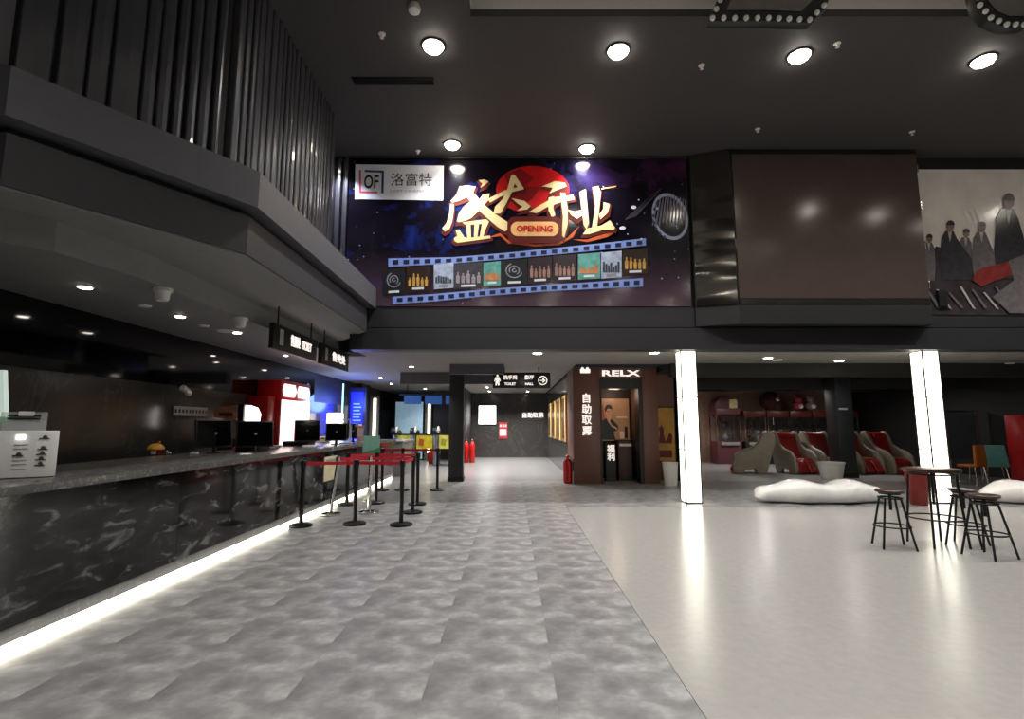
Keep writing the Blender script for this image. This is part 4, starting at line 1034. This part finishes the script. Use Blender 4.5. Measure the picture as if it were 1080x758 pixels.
# ================================================================== KIOSK
ks = thing('kiosk_booth', 'brown self-service booth with lettered pillar and dark doorway', 'booth', (2.7, 14.4, 0))
MB().box(1.60, 2.30, 13.7, 15.2, 0, LZ).build('left_pillar', 'brown_wall', ks, bevel=.008)
MB().box(3.42, 3.82, 13.7, 15.2, 0, LZ).build('right_pillar', 'brown_wall', ks, bevel=.008)
hd = MB().box(2.30, 3.42, 13.71, 15.2, 2.72, LZ).build('header', 'brown_wall', ks)
MB().box(2.30, 3.42, 15.1, 15.2, 0, 2.72).build('rear_wall', mat('booth_dark', '#231a18', .6), ks)
MB().box(3.32, 3.42, 13.72, 14.2, 0, 2.72).build('door_frame', 'black', ks)
MB().box(2.30, 2.36, 13.74, 14.2, 0, 2.72).build('door_frame', 'black', ks)
MB().box(2.36, 3.32, 13.74, 14.2, 2.45, 2.72).build('shutter_box', 'black', ks)
for k, ch in enumerate('自助取票'):
    text(ch, .26, 'sign_glow', ks, (1.95, 13.69, 2.20 - .285 * k), bold=.004, name='character')
ic = MB().box(1.80, 2.06, 13.685, 13.70, 2.86, 2.96).build('camera_icon', 'sign_glow', ks)
for x in (1.86, 1.99): MB().lathe([(.035, 13.685), (.035, 13.70)], 12, (x, 0, 2.98 - .0), 'y').build('icon_reel', 'sign_glow', ks)
text('RELX', .21, 'sign_glow', ks, (2.88, 13.70, 2.855), bold=.006, width=1.0)
# advert inside the booth
ad = thing('advert_poster', 'backlit advert of a dark-haired man in a dark suit', 'poster', (2.88, 15.08, .8))
AY = 15.05
MB().box(2.42, 3.42 - .06, AY, AY + .05, 1.05, 2.25).build('board', mat('ad_bg', '#8f6a4e', .4, var=.2, nscale=2, emit='#a8744e', es=.25), ad)
def A(pts, nm, m, lay): return MB().poly_prism(pts, 'y', AY - .004 * lay - .003, AY - .004 * lay).build(nm, m, ad)
mat('ad_skin', '#b98664', .4, emit='#b98664', es=.2); mat('ad_hair', '#1a1210', .4); mat('ad_suit', '#14110f', .4); mat('ad_box', '#c9b09a', .4, emit='#c9b09a', es=.2); mat('ad_red', '#9a3a24', .4, emit='#9a3a24', es=.25)
A([(2.44, 2.0), (2.62, 2.1), (2.66, 1.7), (2.5, 1.45), (2.44, 1.5)], 'red_glow_print', 'ad_red', 1)
A([(2.50, 1.08), (2.48, 1.45), (2.58, 1.62), (2.70, 1.70), (2.86, 1.66), (3.02, 1.50), (3.05, 1.38), (2.9, 1.30), (2.95, 1.08)], 'suit', 'ad_suit', 2)
A([(2.70, 1.72), (2.74, 1.62), (2.80, 1.58), (2.84, 1.70), (2.84, 1.78), (2.72, 1.78)], 'neck', 'ad_skin', 3)
A([(2.77 + .085 * math.cos(t), 1.88 + .12 * math.sin(t)) for t in [2 * math.pi * k / 18 for k in range(18)]], 'face', 'ad_skin', 4)
A([(2.67, 1.88), (2.66, 1.98), (2.72, 2.07), (2.82, 2.08), (2.88, 2.0), (2.87, 1.9), (2.84, 1.96), (2.74, 1.97), (2.70, 1.88)], 'hair', 'ad_hair', 5)
A([(2.72, 1.895), (2.755, 1.90), (2.755, 1.885), (2.72, 1.882)], 'eye', 'ad_hair', 5)
A([(2.79, 1.90), (2.825, 1.895), (2.825, 1.882), (2.79, 1.885)], 'eye', 'ad_hair', 5)
A([(2.765, 1.89), (2.78, 1.89), (2.787, 1.84), (2.76, 1.84)], 'nose', 'ad_red', 5)
A([(2.745, 1.815), (2.80, 1.815), (2.785, 1.80), (2.755, 1.80)], 'mouth', 'ad_red', 5)
A([(2.74, 1.60), (2.80, 1.62), (2.84, 1.52), (3.0, 1.42), (3.02, 1.36), (2.86, 1.44)], 'forearm', 'ad_skin', 5)
A([(3.08, 1.12), (3.20, 1.12), (3.20, 1.32), (3.08, 1.32)], 'product_pack', 'ad_box', 2)
A([(3.22, 1.12), (3.30, 1.12), (3.30, 1.45), (3.22, 1.45)], 'product_pack', 'ad_suit', 2)
A([(3.0, 1.7), (3.30, 1.7), (3.30, 1.74), (3.0, 1.74)], 'tagline', 'ad_box', 2)
lamp('POINT', 'booth_light', (2.85, 14.6, 2.35), 9, (1, .75, .55), ks, .15)
st = thing('display_plinth', 'dark pink-sided display plinth inside the booth', 'display stand', (3.08, 14.7, 0))
MB().box(2.92, 3.30, 14.5, 14.9, .1, 1.05).build('body', mat('plum', '#5a4042', .5), st, bevel=.01)
MB().box(2.90, 3.32, 14.48, 14.92, 1.05, 1.09).build('top', 'black', st)
MB().box(2.95, 3.27, 14.49, 14.502, .92, .99).build('strip', 'ad_box', st)
MB().box(2.92, 3.30, 14.5, 14.9, 0, .1).build('foot', 'black', st)
rb_ = thing('roll_banner', 'narrow dark banner with white brush characters in the booth', 'banner stand', (2.68, 14.4, 0))
MB().box(2.55, 2.82, 14.39, 14.41, .05, 1.0).build('sheet', 'black', rb_)
MB().box(2.53, 2.84, 14.33, 14.47, 0, .05).build('base', 'black_metal', rb_)
text('福', .22, 'sign_glow', rb_, (2.69, 14.386, .86), bold=.004, name='character'); text('利', .22, 'sign_glow', rb_, (2.69, 14.386, .64), bold=.004, name='character')
# poster recess right of the booth
rp = thing('film_poster', 'golden film poster in the recess beside the booth', 'poster', (4.15, 14.45, .5))
MB().box(3.83, 4.48, 14.42, 14.5, .5, 2.0).build('frame', 'black', rp)
MB().box(3.86, 4.45, 14.405, 14.42, .53, 1.97).build('print', mat('gold_poster', '#6d4a22', .4, var=.6, nscale=3, emit='#b8862e', es=.14), rp)
MB().poly_prism([(4.0, 1.0), (4.05, 1.3), (4.02, 1.4), (4.1, 1.5), (4.16, 1.4), (4.14, 1.25), (4.2, 1.05), (4.32, 1.3), (4.38, 1.2), (4.36, 1.0)], 'y', 14.398, 14.406).build('figure', 'print_dred', rp)
MB().box(3.95, 4.36, 14.398, 14.406, .62, .82).build('title', 'print_dred', rp)
struct(MB().box(3.82, 4.6, 14.5, 14.7, 0, LZ).build('wall_recess', 'brown_wall'))
wb_ = thing('waste_bin', 'white tapered waste bin beside the glowing column', 'waste bin', (3.98, 13.35, 0))
MB().lathe([(.15, 0), (.155, .02), (.19, .56), (.18, .56), (.15, .1)], 24, (3.98, 13.35, 0)).build('body', 'white_plastic', wb_, smooth=True)
MB().torus(.187, .012, (3.98, 13.35, .56), 24, 6).build('rim', 'white_plastic', wb_, smooth=True)
# ================================================================== TICKET GATES
for k, x in enumerate((-4.40, -3.70, -2.86, -2.1)):
    t = thing('ticket_gate', ['leftmost ticket gate post with yellow panel', 'second ticket gate post from the counter', 'third ticket gate post from the counter', 'ticket gate post hidden behind the black pillar'][k], 'ticket gate', (x, 19.9, 0), 0, 'ticket gates')
    MB().box(x - .07, x + .07, 19.6, 20.6, 0, 1.15).build('cabinet', mat('gate_steel', '#8a8c90', .25, metal=.7), t, bevel=.03)
    MB().poly_prism([(19.5, 1.15), (20.6, 1.15), (20.6, 1.25), (20.0, 1.36), (19.65, 1.40), (19.5, 1.30)], 'x', x - .1, x + .1).build('head', 'black', t, bevel=.02)
    MB().torus(.13, .035, (x + .13, 19.55, 1.28), 20, 8, 'x', .55).build('reader_arch', 'white_plastic', t, smooth=True)
    if k < 3:
        w_ = (.50, .60, .55)[k]
        MB().box(x + .12, x + .12 + w_, 19.78, 19.80, .62, 1.12).build('yellow_panel', mat('yellow%d' % k, ['#c8c830', '#d8c41e', '#cfc85a'][k], .4, var=.25, nscale=5), t)
        MB().box(x + .10, x + .14 + w_, 19.77, 19.81, 1.12, 1.17).build('rail', 'black', t)
        MB().poly_prism([(x + .2, .75), (x + .2 + w_ * .3, .72), (x + .2 + w_ * .35, .95), (x + .22, 1.0)], 'y', 19.772, 19.78).build('print', mat('print_gr%d' % k, ['#3f9a4a', '#b8551e', '#8a8a2a'][k], .4), t)
rb2 = thing('red_stool', 'red low box seat behind the ticket gates', 'stool', (-3.1, 20.9, 0))
MB().box(-3.3, -2.95, 20.7, 21.1, .06, .45).build('body', 'red_gloss', rb2, bevel=.02)
MB().box(-3.27, -2.98, 20.73, 21.07, 0, .06).build('foot', 'black', rb2)
for dx, lb in ((-.12, 'left red fire extinguisher just past the black pillar'), (.12, 'right red fire extinguisher just past the black pillar')):
    re_ = thing('fire_extinguisher', lb, 'extinguisher', (-1.72 + dx, 21.2, 0), 0, 'fire extinguishers past the pillar')
    MB().lathe([(.1, 0), (.11, .02), (.11, .7), (.06, .82), (.03, .85)], 16, (-1.72 + dx, 21.2, 0)).build('cylinder', 'red_gloss', re_, smooth=True)
    MB().lathe([(.03, .85), (.035, .9), (.05, .92), (.02, .94)], 12, (-1.72 + dx, 21.2, 0)).build('valve', 'black', re_, smooth=True)
# glazed wall behind the gates with glowing edge strips
gw = thing('glass_partition', 'pale blue glass partition with added glow behind the ticket gates', 'partition', (-4.5, 23.0, 0))
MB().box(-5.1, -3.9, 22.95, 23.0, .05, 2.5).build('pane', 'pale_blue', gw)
MB().box(-5.15, -3.85, 22.93, 23.02, 2.5, 2.56).build('head_rail', 'black_metal', gw)
MB().box(-5.15, -3.85, 22.93, 23.02, 0, .05).build('sill', 'black_metal', gw)
for x, y, lb in ((-5.22, 19.9, 'glowing vertical light strip left of the glazed partition'), (-3.62, 22.9, 'glowing vertical light strip right of the glazed partition')):
    t = thing('light_strip', lb, 'light strip', (x, y, 0), 0, 'vertical glowing strips by the gates')
    MB().box(x - .18, x + .10, y + .02, y + .3, 0, 2.6).build('post', mat('post_grey', '#6d6a66', .5), t)
    MB().box(x - .05, x + .05, y - .01, y + .02, .9 if y < 21 else .3, 2.5).build('tube', mat('strip_glow', '#ffffff', emit='#fff8d8', es=4.0), t)
struct(MB().box(-5.69, -5.46, 19.0, 20.1, 0, LZ).box(-3.44, -2.7, 23.0, 23.3, 0, LZ).box(-2.7, -2.05, 23.6, 23.8, 0, 2.2).build('trim_11', 'black'))
tv = thing('ceiling_monitor', 'row of small blue-lit screens hanging above the gates', 'monitor', (-3.0, 19.0, 2.6))
MB().box(-4.1, -1.9, 18.95, 19.05, 2.55, 2.62).build('bar', 'black', tv)
for k in range(3): MB().box(-3.9 + k * .75, -3.3 + k * .75, 18.9, 18.98, 2.25, 2.55).build('screen_%s' % 'abc'[k] if 0 else 'screen', mat('dim_blue', '#2a4a7a', .2, emit='#3a6ab8', es=.35), tv)
for x in (-3.8, -2.2): MB().tube([(x, 19.0, 2.62), (x, 19.0, LZ)], .015, 6).build('rod', 'black_metal', tv)
# ================================================================== BENCHES
def bench(x0, x1, y, lb, ph):
    t_ = []
    n = 40; rings = []
    for i in range(n + 1):
        s = i / n; x = x0 + (x1 - x0) * s
        e = max(0.0, 1 - abs(2 * s - 1) ** 5) ** .5
        w_ = (.34 + .075 * math.cos(2 * math.pi * (s * 3 + ph))) * e
        h_ = (.40 + .045 * math.cos(2 * math.pi * (s * 2.6 + ph + .15))) * (.35 + .65 * e)
        lift = .10 * (1 - e)
        oy = .05 * math.sin(2 * math.pi * (s * 1.5 + ph))
        ring = []
        for k in range(20):
            t = 2 * math.pi * k / 20; c, s_ = math.cos(t), math.sin(t)
            yy = (abs(c) ** .75) * (1 if c > 0 else -1) * max(w_, .03); zz = (abs(s_) ** .75) * (1 if s_ > 0 else -1)
            ring.append((x, y + oy + yy, lift + (h_ - lift) * (zz * .5 + .5)))
        rings.append(ring)
    o = MB().loft(rings).build('sculpted_bench', 'bench_white', smooth=True)
    tag(o, lb, 'bench', 'white sculpted benches')
bench(4.76, 7.34, 10.45, 'white wavy moulded bench between the glowing columns', 0.0)
bench(9.22, 11.8, 10.45, 'white moulded bench at the right picture edge', .3)
# ================================================================== BAR TABLE AND STOOLS
bt_ = thing('bar_table', 'round dark bar table on slim metal legs', 'table', (5.36, 6.8, 0))
TP = Vector((5.36, 6.8, 0))
MB().lathe([(.29, .915), (.31, .92), (.31, .945), (.30, .95)], 36, TP).build('table_top', 'wood_seat', bt_, smooth=True)
for k in range(4):
    a = R(45 + 90 * k); d = Vector((math.cos(a), math.sin(a), 0))
    MB().tube([TP + d * .24 + Vector((0, 0, .88)), TP + d * .31], .014, 8).build('leg', 'black_metal', bt_)
MB().torus(.24, .012, TP + Vector((0, 0, .88)), 28, 6).build('top_ring', 'black_metal', bt_)
MB().torus(.30, .011, TP + Vector((0, 0, .34)), 28, 6).build('foot_ring', 'black_metal', bt_)
MB().lathe([(.016, .5), (.016, .915)], 10, TP).build('screw_post', 'black_metal', bt_)
MB().lathe([(.09, .89), (.09, .914)], 14, TP).build('hub', 'black_metal', bt_)
def stool():
    t = thing('bar_stool', '', 'stool', (0, 0, 0), 0, 'round bar stools at the table')
    MB().lathe([(.12, .66), (.152, .67), (.157, .69), (.145, .70)], 28).build('seat', 'wood_seat', t, local=True, smooth=True)
    MB().lathe([(.12, .645), (.12, .66)], 20).build('seat_plate', 'black_metal', t, local=True, smooth=True)
    MB().lathe([(.018, .45), (.018, .645)], 10).build('screw_post', 'black_metal', t, local=True)
    for k in range(4):
        a = R(30 + 90 * k); d = Vector((math.cos(a), math.sin(a), 0))
        MB().tube([d * .12 + Vector((0, 0, .60)), d * .25 + Vector((0, 0, .0))], .013, 8).build('leg', 'black_metal', t, local=True)
    MB().torus(.125, .012, (0, 0, .60), 24, 6).build('top_ring', 'black_metal', t, local=True)
    MB().torus(.194, .010, (0, 0, .26), 28, 6).build('foot_ring', 'black_metal', t, local=True)
    return t
s0 = stool()
for k, (x, y, rz, lb) in enumerate([(4.72, 6.68, 0, 'bar stool left of the round table'), (onz(1044, 587).x, onz(1044, 587).y, .5, 'bar stool nearest the viewer right of the table'), (onz(1021, 575).x, onz(1021, 575).y, .9, 'bar stool right behind the round table')]):
    place(s0, k == 0, (x, y, 0), rz, lb)
rbn = thing('red_bin', 'dark red tapered bin behind the bar table', 'waste bin', (7.75, 10.1, 0))
MB().lathe([(.14, 0), (.145, .02), (.20, .62), (.19, .62), (.14, .08)], 22, (7.72, 10.15, 0)).build('body', mat('dull_red', '#7a1f18', .4), rbn, smooth=True)
MB().torus(.197, .012, (7.72, 10.15, .62), 22, 6).build('rim', 'dull_red', rbn, smooth=True)
# ================================================================== ARCADE: massage chairs
def massage_chair():
    t = thing('massage_chair', '', 'massage chair', (0, 0, 0), 0, 'massage chairs in a row')
    prof = [(-.62, 1.16), (-.52, 1.30), (-.36, 1.30), (-.26, 1.16), (-.14, .90), (.05, .78), (.34, .70), (.56, .52), (.62, .30), (.62, .04), (.52, 0), (.30, 0), (.26, .12), (-.02, .16), (-.06, 0), (-.34, 0), (-.40, .22), (-.52, .62), (-.62, .95)]
    for s in (-1, 1):
        MB().poly_prism(prof, 'y', s * .365 - .055, s * .365 + .055).build('side_shell', 'taupe', t, local=True, bevel=.035, seg=3)
    MB().poly_prism([(-.60, 1.1), (-.54, 1.24), (-.45, 1.24), (-.40, 1.0), (-.26, .4), (-.40, .25), (-.52, .6)], 'y', -.33, .33).build('back_shell', 'taupe', t, local=True, bevel=.02)
    MB().poly_prism([(-.50, 1.26), (-.38, 1.28), (-.30, 1.18), (-.12, .62), (-.02, .48), (-.12, .38), (-.30, .42), (-.44, .9)], 'y', -.32, .32).build('backrest', 'red_leather', t, local=True, bevel=.04, seg=3)
    MB().poly_prism([(-.44, 1.22), (-.28, 1.24), (-.22, 1.10), (-.34, 1.02)], 'y', -.22, .22).build('headrest', 'red_leather', t, local=True, bevel=.03)
    MB().poly_prism([(-.12, .36), (-.1, .50), (.38, .48), (.46, .40), (.42, .30)], 'y', -.32, .32).build('seat', 'red_leather', t, local=True, bevel=.04, seg=3)
    for s in (-.165, .165):
        MB().poly_prism([(.36, .40), (.48, .42), (.70, .10), (.66, .04), (.52, .06)], 'y', s - .14, s + .14).build('leg_rest', 'red_leather', t, local=True, bevel=.035, seg=3)
    return t
c0 = massage_chair()
for k, (x, rz, lb) in enumerate([(8.92, -82, 'red and taupe massage chair left of the planter tub'), (9.88, -82, 'red and taupe massage chair directly behind the planter tub'), (10.92, -80, 'red and taupe massage chair right of the thick pillar'), (11.88, -80, 'red and taupe massage chair nearest the right glowing column'), (7.62, 160, 'taupe massage chair turned away at the left of the row')]):
    place(c0, k == 0, (x, 16.75, 0), R(rz), lb)
tub = thing('planter_tub', 'round pale planter tub before the massage chairs', 'planter', (9.0, 14.9, 0))
p = Vector((8.93, 14.85, 0))
MB().lathe([(.24, 0), (.26, .02), (.33, .42), (.35, .43), (.35, .47), (.31, .47), (.30, .40)], 26, p).build('pot', 'white_plastic', tub, smooth=True)
MB().lathe([(.30, .36), (.30, .40)], 24, p).build('soil', 'black', tub)
# claw machines along the rear wall
def claw(x, w_, y, body, top, lb, h=2.1, toys=6):
    t = thing('claw_machine', lb, 'claw machine', (x, y, 0), 0, 'prize machines along the rear wall')
    d = .8
    MB().box(x - w_ / 2, x + w_ / 2, y - d / 2, y + d / 2, 0, .85).build('cabinet', body, t, bevel=.02)
    for sx in (-1, 1):
        for sy in (-1, 1):
            px, py = x + sx * (w_ / 2 - .03), y + sy * (d / 2 - .03)
            MB().box(px - .025, px + .025, py - .025, py + .025, .85, h - .25).build('corner_post', 'chrome', t)
    MB().box(x - w_ / 2, x + w_ / 2, y - d / 2, y + d / 2, h - .25, h).build('header', top, t, bevel=.02)
    MB().box(x - w_ / 2 + .04, x + w_ / 2 - .04, y - d / 2 + .02, y - d / 2 + .03, .87, h - .27).build('pane', glass('claw_glass', '#24282c', .03, .25), t)
    MB().box(x - w_ * .36, x + w_ * .36, y - d / 2 - .12, y - d / 2, .72, .84).build('control_panel', 'grey_plastic', t, bevel=.01)
    MB().tube([(x - .1, y - d / 2 - .06, .84), (x - .1, y - d / 2 - .06, .93)], .012, 6).build('joystick', 'red_gloss', t)
    MB().tube([(x, y, h - .26), (x, y, h - .55)], .012, 6).build('claw_cable', 'chrome', t)
    MB().lathe([(.02, h - .72), (.09, h - .62), (.05, h - .55)], 10, (x, y, 0)).build('claw', 'chrome', t)
    r_ = random.Random(int(x * 100))
    for k in range(toys):
        cx_ = x + r_.uniform(-.3, .3) * w_; cy_ = y - .15 + r_.uniform(-.12, .12)
        m_ = r_.choice(['print_white', 'taupe', 'amber', 'pinkred', 'mint', 'chrome'])
        ty_ = MB().ball((cx_, cy_, .95 + r_.uniform(0, .22)), .10, 10, (1, 1, 1.1)).build('plush_toy', m_, t, smooth=True)
        MB().ball((cx_, cy_ - .02, 1.09 + r_.uniform(0, .2)), .065, 8).build('plush_head', m_, ty_, smooth=True)
    return t
mat('claw_pink', '#6a3a40', .4); mat('claw_dark', '#241d1b', .4); mat('claw_red', '#5a2018', .4)
pk = claw(8.45, .95, 20.9, 'claw_pink', 'claw_pink', 'pink prize machine with rounded top', 2.15, 4)
MB().lathe([(.47, -.30), (.47, .30)], 24).xf(Matrix.Translation((8.45, 20.9, 2.15)) @ Matrix.Rotation(R(90), 4, 'X')).build('arched_top', 'claw_pink', pk, smooth=True)
MB().box(8.55, 8.85, 20.55, 20.59, 1.95, 2.5).build('lit_print', mat('lit_cream', '#e8d8a0', .4), pk)
for k, x in enumerate((9.5, 10.4, 11.3, 12.2, 13.1)):
    claw(x, .86, 20.9, 'claw_dark', 'claw_red', ['red-topped prize machine next to the pink one', 'red-topped prize machine under the furry toy', 'red-topped prize machine left of the pillar', 'red-topped prize machine behind the pillar', 'red-topped prize machine at the right wall'][k], 2.05)
# large furry toy on the machines
pt = thing('giant_plush', 'huge dark red furry round toy on the prize machines', 'toy', (10.2, 20.7, 2.05))
mb = MB(); mb.ball((10.2, 20.7, 2.45), .37, 28)
rr = random.Random(5)
for v in mb.bm.verts:
    d = (v.co - Vector((10.2, 20.7, 2.45))); v.co += d * rr.uniform(-.07, .06)
mb.build('fur_ball', mat('maroon_fur', '#3a1014', .9, bmp=.6, nscale=30), pt, smooth=True)
MB().ball((10.33, 20.30, 2.48), .075, 12).build('eye', 'white_plastic', pt, smooth=True)
MB().ball((10.33, 20.235, 2.485), .03, 10).build('pupil', 'black', pt, smooth=True)
MB().ball((10.35, 20.45, 2.23), .16, 12, (1, .8, 1)).build('paw', 'maroon_fur', pt, smooth=True)
for x, lb, m_ in ((11.35, 'pink and cream plush pair on the prize machines', 'pinkred'), (11.85, 'cream plush next to the pink one', 'taupe')):
    t = thing('plush_toy', lb, 'toy', (x, 20.75, 2.05), 0, 'plush toys on the prize machines')
    MB().ball((x, 20.75, 2.24), .20, 14, (1.1, 1, .95)).build('body', m_, t, smooth=True)
    MB().ball((x, 20.72, 2.50), .15, 14).build('head', m_, t, smooth=True)
    for s in (-1, 1): MB().ball((x + s * .11, 20.72, 2.62), .05, 10).build('ear', m_, t, smooth=True)
    MB().ball((x, 20.55, 2.22), .09, 10).build('belly', 'print_white', t, smooth=True)
bn = thing('red_banner', 'narrow dark red hanging banner beside the pink machine', 'banner', (4.95, 16.9, .3))
MB().box(4.8, 5.15, 16.88, 16.9, .35, 2.5).build('cloth', mat('deep_red', '#7a161c', .6), bn)
MB().tube([(4.75, 16.89, 2.5), (5.2, 16.89, 2.5)], .02, 8).build('rod', 'black_metal', bn)
MB().box(4.78, 5.17, 16.8, 16.98, 0, .06).build('foot', 'black', bn)
MB().tube([(4.77, 16.92, .06), (4.77, 16.92, 2.5)], .012, 6).build('pole', 'black_metal', bn)
# right rear: play seats and red ride
def play_seat(x, y, m_, rz, lb):
    t = thing('play_seat', lb, 'chair', (x, y, 0), rz, 'coloured seats at the right rear')
    MB().box(-.24, .24, -.22, .22, .42, .48).build('seat', m_, t, local=True, bevel=.02)
    MB().poly_prism([(-.24, .46), (.24, .46), (.22, .98), (-.18, .98)], 'y', .17, .23).build('backrest', m_, t, local=True, bevel=.02)
    for sx in (-1, 1):
        for sy in (-1, 1): MB().tube([(sx * .18, sy * .16, .42), (sx * .23, sy * .2, 0)], .018, 8).build('leg', 'chrome', t, local=True)
    return t
play_seat(12.05, 13.9, mat('orange', '#c06a1e', .4), R(200), 'orange play seat right of the glowing column')
play_seat(12.65, 13.9, mat('teal', '#5a9a98', .4), R(150), 'teal play seat beside the orange one')
rd = thing('game_cabinet', 'red game cabinet at the right rear', 'arcade machine', (13.2, 13.2, 0))
MB().poly_prism([(12.7, 0), (13.6, 0), (13.6, 1.75), (13.1, 1.75), (13.0, 1.15), (12.7, .95)], 'x', 12.75, 13.75).build('body', 'red_gloss', rd, bevel=.02)
MB().poly_prism([(13.02, 1.2), (13.1, 1.65), (13.09, 1.65), (13.01, 1.2)], 'x', 12.85, 13.65).build('screen', 'gloss_black', rd)
for k in range(3): MB().lathe([(.035, .0), (.03, .03)], 10).xf(Matrix.Translation((12.95 + .25 * k, 12.85, 1.06)) @ Matrix.Rotation(R(30), 4, 'X')).build('button', 'amber', rd)
fr = thing('metal_frame', 'slim metal partition frame at the right rear', 'frame', (12.9, 15.6, 0))
for x in (12.0, 12.9, 13.8): MB().tube([(x, 15.6, 0), (x, 15.6, 1.9)], .025, 8).build('post', 'chrome', fr)
MB().tube([(12.0, 15.6, 1.9), (13.8, 15.6, 1.9)], .025, 8).build('top_rail', 'chrome', fr)
MB().box(12.02, 13.78, 15.59, 15.61, .5, 1.85).build('pane', glass('frame_glass', '#3a4048', .05, .4), fr)
